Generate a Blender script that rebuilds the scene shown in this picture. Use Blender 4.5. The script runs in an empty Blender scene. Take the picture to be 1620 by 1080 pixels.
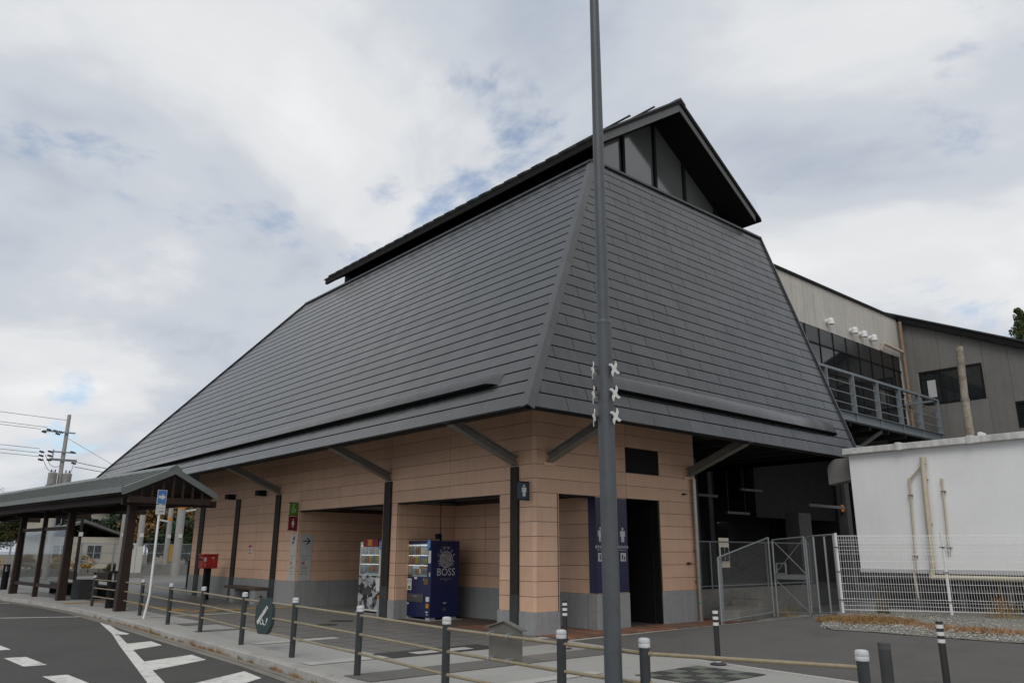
import bpy, bmesh, math, random
from mathutils import Vector, Matrix, noise
random.seed(7)
SC = bpy.context.scene
COL = SC.collection
R = math.radians

# ------------------------------------------------------------------ camera
cam_d = bpy.data.cameras.new('camera'); cam = bpy.data.objects.new('camera', cam_d); COL.objects.link(cam)
cam_d.sensor_width = 36.0; cam_d.lens = 36.0 * 1229.1 / 1620.0; cam_d.clip_end = 2000.0; cam_d.clip_start = 0.1
def cam_axes(yaw, pitch, roll):
    f = Vector((-math.sin(yaw) * math.cos(pitch), math.cos(yaw) * math.cos(pitch), math.sin(pitch)))
    r = Vector((math.cos(yaw), math.sin(yaw), 0)); u = r.cross(f)
    r2 = r * math.cos(roll) + u * math.sin(roll); u2 = r2.cross(f)
    return r2, u2, f
_r, _u, _f = cam_axes(0.857649, 0.264669, 0.003337)
cam.matrix_world = Matrix(((_r.x, _u.x, -_f.x, 12.2255), (_r.y, _u.y, -_f.y, -11.2141), (_r.z, _u.z, -_f.z, 1.627), (0, 0, 0, 1)))
SC.camera = cam

# ------------------------------------------------------------------ world, sun, exposure
SUN_EL, SUN_AZ = R(46), R(142)     # azimuth measured from +Y clockwise: behind the photographer, to the right
w = bpy.data.worlds.new('World'); SC.world = w; w.use_nodes = True
nt = w.node_tree; nt.nodes.clear()
def N(t, **k):
    n = nt.nodes.new(t)
    for a, b in k.items(): setattr(n, a, b)
    return n
L = nt.links.new
out = N('ShaderNodeOutputWorld'); bg = N('ShaderNodeBackground'); L(bg.outputs[0], out.inputs[0])
sky = N('ShaderNodeTexSky', sky_type='NISHITA', sun_disc=False)
sky.sun_elevation = SUN_EL; sky.sun_rotation = SUN_AZ; sky.altitude = 200; sky.dust_density = 1.0; sky.ozone_density = 2.0
skyS = N('ShaderNodeVectorMath', operation='SCALE'); L(sky.outputs[0], skyS.inputs[0]); skyS.inputs['Scale'].default_value = 0.15
tc = N('ShaderNodeTexCoord')
sep = N('ShaderNodeSeparateXYZ'); L(tc.outputs['Generated'], sep.inputs[0])
zc = N('ShaderNodeMath', operation='MAXIMUM'); L(sep.outputs[2], zc.inputs[0]); zc.inputs[1].default_value = 0.0
za = N('ShaderNodeMath', operation='ADD'); L(zc.outputs[0], za.inputs[0]); za.inputs[1].default_value = 0.30
dv = N('ShaderNodeVectorMath', operation='DIVIDE'); L(tc.outputs['Generated'], dv.inputs[0])
cmb = N('ShaderNodeCombineXYZ'); L(za.outputs[0], cmb.inputs[0]); L(za.outputs[0], cmb.inputs[1]); L(za.outputs[0], cmb.inputs[2])
L(cmb.outputs[0], dv.inputs[1])
flat = N('ShaderNodeVectorMath', operation='MULTIPLY'); L(dv.outputs[0], flat.inputs[0]); flat.inputs[1].default_value = (1, 1, 0.35)
def nz(scale, detail, rough, off, dist=0.0):
    a = N('ShaderNodeVectorMath', operation='ADD'); L(flat.outputs[0], a.inputs[0]); a.inputs[1].default_value = off
    n = N('ShaderNodeTexNoise'); n.inputs['Scale'].default_value = scale; n.inputs['Detail'].default_value = detail
    n.inputs['Roughness'].default_value = rough; n.inputs['Distortion'].default_value = dist
    L(a.outputs[0], n.inputs['Vector']); return n
def ramp(src, stops):
    r = N('ShaderNodeValToRGB'); L(src, r.inputs[0])
    e = r.color_ramp.elements
    while len(e) > len(stops): e.remove(e[-1])
    while len(e) < len(stops): e.new(0.5)
    for i, (p, c) in enumerate(stops): e[i].position = p; e[i].color = c if len(c) == 4 else (*c, 1)
    r.color_ramp.interpolation = 'EASE'
    return r
n1 = nz(1.3, 8, 0.52, (9.3, 4.4, 2.2), 0.2)
shade = ramp(n1.outputs['Fac'], [(0.36, (0.45, 0.505, 0.59)), (0.46, (0.595, 0.635, 0.69)), (0.555, (0.77, 0.785, 0.805)), (0.66, (0.89, 0.895, 0.90))])
n2 = nz(2.6, 8, 0.58, (2.2, 5.5, 1.0), 0.25)
cover = ramp(n2.outputs['Fac'], [(0.305, (0.22, 0.22, 0.22)), (0.43, (1, 1, 1))])
mx = N('ShaderNodeMixRGB'); L(cover.outputs[0], mx.inputs[0]); L(skyS.outputs[0], mx.inputs[1]); L(shade.outputs[0], mx.inputs[2])
L(mx.outputs[0], bg.inputs['Color']); bg.inputs['Strength'].default_value = 1.0
sun_d = bpy.data.lights.new('sun', 'SUN'); sun = bpy.data.objects.new('sun', sun_d); COL.objects.link(sun)
sun_d.energy = 1.15; sun_d.angle = R(30); sun_d.color = (1.0, 0.95, 0.88)
_sd = Vector((math.sin(SUN_AZ) * math.cos(SUN_EL), math.cos(SUN_AZ) * math.cos(SUN_EL), math.sin(SUN_EL)))
sun.rotation_euler = _sd.to_track_quat('Z', 'Y').to_euler()
vs = SC.view_settings; vs.view_transform = 'Standard'; vs.look = 'None'; vs.exposure = 0.0; vs.gamma = 1.0; vs.use_curve_mapping = False
SC.cycles.max_bounces = 8; SC.cycles.use_denoising = True

# ------------------------------------------------------------------ materials
MATS = {}
def mat(name, col, rough=0.6, var=0.12, scale=6.0, bump=0.0, bscale=40.0, metal=0.0, spec=0.5, col2=None, stain=0.0, stain_col=(0.05, 0.045, 0.04),
        coat=0.0, dirt_scale=1.2, ior=1.5, emit=None, estr=0.0, alpha=1.0, rvar=0.0, streak=0.0, streak_col=(0.1, 0.1, 0.09), objvar=0.0):
    if name in MATS: return MATS[name]
    m = bpy.data.materials.new(name); m.use_nodes = True; t = m.node_tree; b = t.nodes['Principled BSDF']; lk = t.links.new
    b.inputs['Roughness'].default_value = rough; b.inputs['Metallic'].default_value = metal
    b.inputs['Specular IOR Level'].default_value = spec; b.inputs['IOR'].default_value = ior; b.inputs['Coat Weight'].default_value = coat
    tcn = t.nodes.new('ShaderNodeTexCoord'); geo = t.nodes.new('ShaderNodeNewGeometry')
    pos = geo.outputs['Position']
    n = t.nodes.new('ShaderNodeTexNoise'); n.inputs['Scale'].default_value = scale; n.inputs['Detail'].default_value = 6; n.inputs['Roughness'].default_value = 0.6
    lk(pos, n.inputs['Vector'])
    r = t.nodes.new('ShaderNodeValToRGB'); lk(n.outputs['Fac'], r.inputs[0])
    c2 = col2 if col2 else tuple(min(1, c * (1 + var)) for c in col)
    c1 = tuple(c * (1 - var) for c in col)
    r.color_ramp.elements[0].position = 0.3; r.color_ramp.elements[0].color = (*c1, 1)
    r.color_ramp.elements[1].position = 0.7; r.color_ramp.elements[1].color = (*c2, 1)
    src = r.outputs[0]
    if stain > 0:
        n3 = t.nodes.new('ShaderNodeTexNoise'); n3.inputs['Scale'].default_value = dirt_scale; n3.inputs['Detail'].default_value = 8; n3.inputs['Roughness'].default_value = 0.68
        lk(pos, n3.inputs['Vector'])
        r3 = t.nodes.new('ShaderNodeValToRGB'); lk(n3.outputs['Fac'], r3.inputs[0])
        r3.color_ramp.elements[0].position = 0.48; r3.color_ramp.elements[0].color = (0, 0, 0, 1)
        r3.color_ramp.elements[1].position = 0.75; r3.color_ramp.elements[1].color = (stain, stain, stain, 1)
        mm = t.nodes.new('ShaderNodeMixRGB'); lk(r3.outputs[0], mm.inputs[0]); lk(src, mm.inputs[1]); mm.inputs[2].default_value = (*stain_col, 1)
        src = mm.outputs[0]
    if streak > 0:      # rain streaks running down the surface
        mp = t.nodes.new('ShaderNodeMapping'); mp.inputs['Scale'].default_value = (5.0, 5.0, 0.22); lk(pos, mp.inputs[0])
        n4 = t.nodes.new('ShaderNodeTexNoise'); n4.inputs['Scale'].default_value = 1.6; n4.inputs['Detail'].default_value = 7; n4.inputs['Roughness'].default_value = 0.65; lk(mp.outputs[0], n4.inputs['Vector'])
        r4 = t.nodes.new('ShaderNodeValToRGB'); lk(n4.outputs['Fac'], r4.inputs[0])
        r4.color_ramp.elements[0].position = 0.45; r4.color_ramp.elements[0].color = (0, 0, 0, 1); r4.color_ramp.elements[1].position = 0.78; r4.color_ramp.elements[1].color = (streak, streak, streak, 1)
        m4 = t.nodes.new('ShaderNodeMixRGB'); lk(r4.outputs[0], m4.inputs[0]); lk(src, m4.inputs[1]); m4.inputs[2].default_value = (*streak_col, 1); src = m4.outputs[0]
    if objvar > 0:
        oi = t.nodes.new('ShaderNodeObjectInfo'); mo = t.nodes.new('ShaderNodeMapRange'); lk(oi.outputs['Random'], mo.inputs[0]); mo.inputs[3].default_value = 1 - objvar; mo.inputs[4].default_value = 1 + objvar
        hs_ = t.nodes.new('ShaderNodeHueSaturation'); lk(src, hs_.inputs['Color']); lk(mo.outputs[0], hs_.inputs['Value']); src = hs_.outputs[0]
    lk(src, b.inputs['Base Color'])
    if rvar > 0:
        mr = t.nodes.new('ShaderNodeMapRange'); lk(n.outputs['Fac'], mr.inputs[0]); mr.inputs[3].default_value = rough - rvar; mr.inputs[4].default_value = rough + rvar
        lk(mr.outputs[0], b.inputs['Roughness'])
    if bump > 0:
        n2_ = t.nodes.new('ShaderNodeTexNoise'); n2_.inputs['Scale'].default_value = bscale; n2_.inputs['Detail'].default_value = 4
        lk(pos, n2_.inputs['Vector'])
        bp = t.nodes.new('ShaderNodeBump'); bp.inputs['Strength'].default_value = bump; bp.inputs['Distance'].default_value = 0.02
        lk(n2_.outputs['Fac'], bp.inputs['Height']); lk(bp.outputs[0], b.inputs['Normal'])
    if emit:
        b.inputs['Emission Color'].default_value = (*emit, 1); b.inputs['Emission Strength'].default_value = estr
    if alpha < 1: b.inputs['Alpha'].default_value = alpha
    MATS[name] = m; return m

M = dict(
    asphalt=mat('asphalt', (0.098, 0.096, 0.090), 0.88, 0.45, 120, 1.0, 260, stain=0.7, stain_col=(0.055, 0.054, 0.051), dirt_scale=0.55),
    asphalt_old=mat('asphalt_old', (0.138, 0.132, 0.123), 0.88, 0.42, 90, 1.0, 180, stain=0.55, stain_col=(0.05, 0.047, 0.043), dirt_scale=0.5),
    paint=mat('road_paint', (0.66, 0.65, 0.61), 0.6, 0.06, 30, 0.3, 200, stain=0.8, stain_col=(0.13, 0.127, 0.12), dirt_scale=4.5),
    pave=mat('aggregate_paving', (0.35, 0.345, 0.325), 0.8, 0.32, 110, 0.5, 260, stain=0.3, stain_col=(0.17, 0.165, 0.155), dirt_scale=0.6),
    pave_dark=mat('grey_paving', (0.175, 0.173, 0.165), 0.36, 0.22, 60, 0.25, 200, stain=0.35, stain_col=(0.075, 0.073, 0.07), dirt_scale=0.5, rvar=0.1),
    pave_band=mat('brown_band', (0.135, 0.128, 0.115), 0.75, 0.2, 100, 0.4, 240),
    pave_black=mat('black_band', (0.045, 0.045, 0.045), 0.6, 0.25, 60, 0.3, 200),
    pave_white=mat('light_band', (0.42, 0.41, 0.38), 0.7, 0.1, 60, 0.3, 200, stain=0.2, stain_col=(0.25, 0.24, 0.22)),
    tactile=mat('tactile_yellow', (0.42, 0.25, 0.06), 0.7, 0.2, 30, 0.3, 90, stain=0.4, stain_col=(0.2, 0.14, 0.07), dirt_scale=3),
    kerb=mat('kerb_concrete', (0.36, 0.35, 0.33), 0.85, 0.15, 25, 0.5, 90, stain=0.6, stain_col=(0.12, 0.115, 0.10), dirt_scale=1.6),
    gutter=mat('gutter_concrete', (0.20, 0.185, 0.155), 0.9, 0.18, 30, 0.4, 120, stain=0.5, stain_col=(0.10, 0.09, 0.075), dirt_scale=1.0),
    concrete=mat('plinth_concrete', (0.27, 0.275, 0.275), 0.75, 0.10, 14, 0.2, 90, stain=0.35, stain_col=(0.16, 0.16, 0.155), dirt_scale=1.4, streak=0.5, streak_col=(0.15, 0.148, 0.14)),
    concrete_old=mat('old_concrete', (0.24, 0.232, 0.21), 0.9, 0.2, 10, 0.5, 60, stain=0.6, stain_col=(0.07, 0.068, 0.06), dirt_scale=1.2),
    panel=mat('terracotta_panel', (0.61, 0.39, 0.268), 0.62, 0.06, 2.2, 0.10, 120, stain=0.22, stain_col=(0.43, 0.275, 0.195), dirt_scale=0.9, streak=0.30, streak_col=(0.40, 0.26, 0.185), objvar=0.07),
    joint=mat('joint_brown', (0.075, 0.047, 0.032), 0.9, 0.1),
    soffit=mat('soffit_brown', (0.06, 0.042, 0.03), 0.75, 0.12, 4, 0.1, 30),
    ceiling=mat('ceiling_grey', (0.30, 0.29, 0.27), 0.8, 0.08, 4),
    steel=mat('dark_steel', (0.026, 0.021, 0.017), 0.6, 0.2, 8, 0.05, 60, spec=0.2),
    steel_base=mat('column_base', (0.042, 0.044, 0.045), 0.6, 0.15, 8, spec=0.3),
    steel_beam=mat('beam_steel', (0.19, 0.178, 0.155), 0.5, 0.15, 6, 0.05, 40),
    roof_under=mat('roof_underlay', (0.008, 0.008, 0.008), 0.95, 0.1, spec=0.05),
    barge=mat('barge_grey', (0.085, 0.085, 0.083), 0.45, 0.08, 4),
    black=mat('black_metal', (0.012, 0.012, 0.012), 0.65, 0.2, 10, spec=0.12),
    dark_shaded=mat('dark_shaded', (0.022, 0.022, 0.022), 0.8, 0.25, 3, 0.1, 30),  # near-black colour stands in for deep shade under roof and canopy
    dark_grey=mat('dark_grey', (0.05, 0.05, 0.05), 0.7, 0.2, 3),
    galv=mat('galvanised_steel', (0.30, 0.32, 0.335), 0.5, 0.12, 20, 0.05, 80, metal=0.35, stain=0.25, stain_col=(0.16, 0.15, 0.13), dirt_scale=3),
    chain=mat('chain_wire', (0.20, 0.205, 0.20), 0.6, 0.2, 20, metal=0.3),
    galv_blue=mat('blue_grey_steel', (0.17, 0.195, 0.215), 0.55, 0.1, 12, 0.03, 60, stain=0.2, stain_col=(0.1, 0.1, 0.1), dirt_scale=2),
    stainless=mat('stainless_pipe', (0.33, 0.31, 0.28), 0.35, 0.1, 12, metal=0.7),
    lamp=mat('lamp_post_grey', (0.062, 0.072, 0.081), 0.5, 0.12, 5, 0.08, 30, stain=0.65, stain_col=(0.042, 0.046, 0.05), dirt_scale=7, streak=0.35, streak_col=(0.12, 0.13, 0.14)),
    star=mat('star_silver', (0.66, 0.65, 0.62), 0.45, 0.06, 30, metal=0.2),
    post=mat('post_dark', (0.036, 0.039, 0.041), 0.5, 0.15, 20, 0.05, 80, spec=0.35, stain=0.3, stain_col=(0.07, 0.068, 0.06), dirt_scale=9),
    cap=mat('post_cap', (0.52, 0.53, 0.54), 0.45, 0.1, 25, stain=0.2, stain_col=(0.3, 0.3, 0.3), dirt_scale=12),
    rail=mat('rail_beige', (0.26, 0.215, 0.135), 0.5, 0.15, 14, 0.08, 90, stain=0.4, stain_col=(0.14, 0.115, 0.075), dirt_scale=5),
    white=mat('white_paint', (0.70, 0.71, 0.71), 0.5, 0.04, 4, stain=0.12, stain_col=(0.45, 0.44, 0.4), dirt_scale=1.5),
    white_wall=mat('white_siding', (0.80, 0.81, 0.82), 0.55, 0.03, 1.2, 0.05, 20, stain=0.14, stain_col=(0.52, 0.51, 0.49), dirt_scale=0.7, streak=0.10, streak_col=(0.50, 0.48, 0.44)),
    white_mesh=mat('white_wire', (0.80, 0.81, 0.81), 0.5, 0.05, 8),
    parapet=mat('stained_white', (0.62, 0.62, 0.61), 0.8, 0.08, 6, 0.2, 40, stain=0.7, stain_col=(0.17, 0.17, 0.16), dirt_scale=2.2, streak=0.5, streak_col=(0.2, 0.195, 0.18)),
    pvc=mat('beige_pvc', (0.50, 0.45, 0.34), 0.5, 0.08, 8, stain=0.25, stain_col=(0.3, 0.25, 0.17), dirt_scale=3),
    rust_pipe=mat('brown_pvc', (0.22, 0.155, 0.105), 0.55, 0.15, 6),
    beige=mat('beige_cladding', (0.48, 0.455, 0.41), 0.75, 0.05, 3, 0.05, 60, stain=0.4, stain_col=(0.28, 0.265, 0.235), dirt_scale=0.9, streak=0.5, streak_col=(0.27, 0.25, 0.22), objvar=0.04),
    greycl=mat('grey_cladding', (0.165, 0.16, 0.15), 0.8, 0.08, 2, 0.1, 40, stain=0.3, stain_col=(0.11, 0.108, 0.10), dirt_scale=0.7, streak=0.5, streak_col=(0.10, 0.098, 0.09), objvar=0.06),
    joint_light=mat('joint_light', (0.30, 0.295, 0.28), 0.8, 0.05),
    glass_dark=mat('dark_glass', (0.015, 0.017, 0.018), 0.06, 0.1, 1, spec=0.6),
    glass_gable=mat('gable_glass', (0.10, 0.106, 0.106), 0.10, 0.06, 0.5, spec=0.5, ior=1.9, bump=0.04, bscale=0.8),
    shelter_roof=mat('shelter_roof', (0.125, 0.14, 0.135), 0.45, 0.12, 5, 0.06, 20, stain=0.35, stain_col=(0.12, 0.125, 0.12), dirt_scale=1.5),
    brown=mat('brown_post', (0.030, 0.018, 0.014), 0.6, 0.15, 8, spec=0.25),
    wood=mat('bench_wood', (0.075, 0.05, 0.036), 0.6, 0.25, 10, 0.15, 40),
    red=mat('post_box_red', (0.33, 0.018, 0.012), 0.4, 0.06, 6),
    navy=mat('vending_navy', (0.0045, 0.0105, 0.062), 0.4, 0.06, 2),
    navy_print=mat('sign_navy', (0.014, 0.015, 0.055), 0.4, 0.05, 2),
    print_white=mat('print_white', (0.62, 0.62, 0.60), 0.5, 0.03, 4),
    print_grey=mat('print_grey', (0.46, 0.46, 0.47), 0.5, 0.03, 4),
    print_black=mat('print_black', (0.02, 0.02, 0.02), 0.5, 0.03, 4),
    print_red=mat('print_red', (0.30, 0.03, 0.03), 0.5, 0.03, 4),
    sign_green=mat('sign_green', (0.10, 0.23, 0.02), 0.5, 0.05, 4),
    sign_red=mat('sign_red', (0.20, 0.012, 0.014), 0.5, 0.05, 4),
    sign_blue=mat('sign_blue', (0.055, 0.19, 0.46), 0.4, 0.05, 4),
    sign_slate=mat('sign_slate', (0.016, 0.035, 0.055), 0.5, 0.05, 4),
    sign_panel=mat('sign_panel', (0.42, 0.42, 0.41), 0.5, 0.03, 3),
    teal=mat('scroll_teal', (0.028, 0.048, 0.05), 0.5, 0.1, 5),
    plate=mat('plate_brown', (0.145, 0.135, 0.115), 0.45, 0.08, 5, stain=0.2, stain_col=(0.09, 0.085, 0.075), dirt_scale=4),
    orange=mat('orange_print', (0.55, 0.2, 0.02), 0.5, 0.1, 4),
    soil=mat('soil', (0.13, 0.10, 0.065), 0.95, 0.3, 8, 0.6, 30),
    gravel=mat('gravel_base', (0.24, 0.23, 0.20), 0.95, 0.45, 60, 0.9, 80, stain=0.4, stain_col=(0.12, 0.1, 0.07), dirt_scale=2),
    stone=mat('pebble', (0.40, 0.39, 0.36), 0.85, 0.35, 25, 0.2, 60),
    grass_dry=mat('dry_grass', (0.30, 0.175, 0.07), 0.85, 0.3, 12),
    grass_red=mat('red_grass', (0.33, 0.175, 0.07), 0.85, 0.3, 12),
    grass_green=mat('yellow_grass', (0.20, 0.17, 0.03), 0.85, 0.3, 12),
    straw=mat('straw', (0.38, 0.25, 0.10), 0.85, 0.25, 10),
    leaf=mat('leaf_green', (0.055, 0.085, 0.022), 0.7, 0.5, 2.5, col2=(0.10, 0.125, 0.03)),
    leaf_dark=mat('leaf_dark', (0.022, 0.042, 0.014), 0.75, 0.5, 2.5),
    leaf_hill=mat('leaf_hill', (0.035, 0.06, 0.014), 0.75, 0.5, 0.6, col2=(0.075, 0.10, 0.02)),
    leaf_autumn=mat('leaf_autumn', (0.15, 0.10, 0.022), 0.7, 0.5, 2.0, col2=(0.22, 0.12, 0.03)),
    leaf_brown=mat('leaf_brown', (0.12, 0.065, 0.03), 0.75, 0.5, 2.0, col2=(0.13, 0.12, 0.03)),
    leaf_yellow=mat('leaf_yellow', (0.32, 0.20, 0.025), 0.7, 0.5, 3.0),
    bark=mat('bark', (0.06, 0.048, 0.036), 0.9, 0.3, 12, 0.5, 30),
    conc_pole=mat('concrete_pole', (0.33, 0.325, 0.31), 0.85, 0.1, 5, 0.1, 30, stain=0.3, stain_col=(0.2, 0.195, 0.18), dirt_scale=2),
    house=mat('house_cream', (0.48, 0.44, 0.36), 0.8, 0.06, 2, stain=0.2, stain_col=(0.3, 0.27, 0.22), dirt_scale=1),
    house_roof=mat('house_roof', (0.12, 0.118, 0.115), 0.6, 0.15, 3, 0.2, 8),
    insul=mat('insulator_black', (0.02, 0.02, 0.022), 0.5, 0.1),
    wire=mat('wire_dark', (0.03, 0.03, 0.032), 0.6, 0.1),
    grey_paint=mat('grey_paint', (0.20, 0.195, 0.185), 0.5, 0.08, 5),
    cabinet=mat('cabinet_white', (0.55, 0.54, 0.49), 0.6, 0.05, 4, stain=0.2, stain_col=(0.35, 0.33, 0.28), dirt_scale=2),
)
def roof_material():
    m = bpy.data.materials.new('slate_metal_roof'); m.use_nodes = True; t = m.node_tree; b = t.nodes['Principled BSDF']; lk = t.links.new
    geo = t.nodes.new('ShaderNodeNewGeometry')
    oi = t.nodes.new('ShaderNodeObjectInfo')
    n = t.nodes.new('ShaderNodeTexNoise'); n.inputs['Scale'].default_value = 1.3; n.inputs['Detail'].default_value = 7; n.inputs['Roughness'].default_value = 0.6
    lk(geo.outputs['Position'], n.inputs['Vector'])
    r = t.nodes.new('ShaderNodeValToRGB'); lk(n.outputs['Fac'], r.inputs[0])
    r.color_ramp.elements[0].position = 0.3; r.color_ramp.elements[0].color = (0.036, 0.038, 0.040, 1)
    r.color_ramp.elements[1].position = 0.7; r.color_ramp.elements[1].color = (0.055, 0.056, 0.058, 1)
    hs = t.nodes.new('ShaderNodeHueSaturation'); lk(r.outputs[0], hs.inputs['Color'])
    mr = t.nodes.new('ShaderNodeMapRange'); lk(oi.outputs['Random'], mr.inputs[0]); mr.inputs[3].default_value = 0.88; mr.inputs[4].default_value = 1.12
    lk(mr.outputs[0], hs.inputs['Value'])
    mps = t.nodes.new('ShaderNodeMapping'); mps.inputs['Scale'].default_value = (2.6, 2.6, 0.16); lk(geo.outputs['Position'], mps.inputs[0])
    ns = t.nodes.new('ShaderNodeTexNoise'); ns.inputs['Scale'].default_value = 1.5; ns.inputs['Detail'].default_value = 8; ns.inputs['Roughness'].default_value = 0.66; lk(mps.outputs[0], ns.inputs['Vector'])
    rs = t.nodes.new('ShaderNodeValToRGB'); lk(ns.outputs['Fac'], rs.inputs[0]); rs.color_ramp.elements[0].position = 0.5; rs.color_ramp.elements[0].color = (0, 0, 0, 1); rs.color_ramp.elements[1].position = 0.8; rs.color_ramp.elements[1].color = (0.55, 0.55, 0.55, 1)
    ms = t.nodes.new('ShaderNodeMixRGB'); lk(rs.outputs[0], ms.inputs[0]); lk(hs.outputs[0], ms.inputs[1]); ms.inputs[2].default_value = (0.085, 0.086, 0.085, 1); lk(ms.outputs[0], b.inputs['Base Color'])
    rm = t.nodes.new('ShaderNodeMapRange'); lk(ns.outputs['Fac'], rm.inputs[0]); rm.inputs[3].default_value = 0.14; rm.inputs[4].default_value = 0.34
    lk(rm.outputs[0], b.inputs['Roughness']); b.inputs['Specular IOR Level'].default_value = 0.5
    # slight buckling of the sheet metal
    mp = t.nodes.new('ShaderNodeMapping'); mp.inputs['Scale'].default_value = (1.0, 1.0, 0.25); lk(geo.outputs['Position'], mp.inputs[0])
    n2_ = t.nodes.new('ShaderNodeTexNoise'); n2_.inputs['Scale'].default_value = 1.3; n2_.inputs['Detail'].default_value = 0.5; lk(mp.outputs[0], n2_.inputs['Vector'])
    bp = t.nodes.new('ShaderNodeBump'); bp.inputs['Strength'].default_value = 0.30; bp.inputs['Distance'].default_value = 0.08
    lk(n2_.outputs['Fac'], bp.inputs['Height']); lk(bp.outputs[0], b.inputs['Normal'])
    return m
M['roof'] = roof_material()
def glass_mat():
    m = bpy.data.materials.new('clear_glass'); m.use_nodes = True; t = m.node_tree; t.nodes.clear(); lk = t.links.new
    o = t.nodes.new('ShaderNodeOutputMaterial'); mixs = t.nodes.new('ShaderNodeMixShader'); tr = t.nodes.new('ShaderNodeBsdfTransparent'); gl = t.nodes.new('ShaderNodeBsdfGlossy')
    fr = t.nodes.new('ShaderNodeFresnel'); fr.inputs[0].default_value = 1.45
    tr.inputs[0].default_value = (0.90, 0.92, 0.92, 1); gl.inputs['Roughness'].default_value = 0.03
    fm = t.nodes.new('ShaderNodeMath'); fm.operation = 'MULTIPLY'; fm.inputs[1].default_value = 0.45; lk(fr.outputs[0], fm.inputs[0]); lk(fm.outputs[0], mixs.inputs[0]); lk(tr.outputs[0], mixs.inputs[1]); lk(gl.outputs[0], mixs.inputs[2]); lk(mixs.outputs[0], o.inputs[0])
    return m
M['glass'] = glass_mat()
def rocks_print():
    m = bpy.data.materials.new('rock_print'); m.use_nodes = True; t = m.node_tree; b = t.nodes['Principled BSDF']; lk = t.links.new
    geo = t.nodes.new('ShaderNodeNewGeometry')
    v = t.nodes.new('ShaderNodeTexVoronoi'); v.inputs['Scale'].default_value = 6.5; lk(geo.outputs['Position'], v.inputs['Vector'])
    n = t.nodes.new('ShaderNodeTexNoise'); n.inputs['Scale'].default_value = 16; n.inputs['Detail'].default_value = 4; lk(geo.outputs['Position'], n.inputs['Vector'])
    mx_ = t.nodes.new('ShaderNodeMixRGB'); mx_.blend_type = 'OVERLAY'; mx_.inputs[0].default_value = 0.9; lk(v.outputs['Color'], mx_.inputs[1]); lk(n.outputs['Fac'], mx_.inputs[2])
    bw = t.nodes.new('ShaderNodeRGBToBW'); lk(mx_.outputs[0], bw.inputs[0])
    r = t.nodes.new('ShaderNodeValToRGB'); lk(bw.outputs[0], r.inputs[0])
    for i, (p_, c) in enumerate([(0.3, 0.008), (0.68, 0.42)]): r.color_ramp.elements[i].position = p_; r.color_ramp.elements[i].color = (c, c, c * 1.03, 1)
    lk(r.outputs[0], b.inputs['Base Color']); b.inputs['Roughness'].default_value = 0.4
    return m
M['rocks'] = rocks_print()

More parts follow.
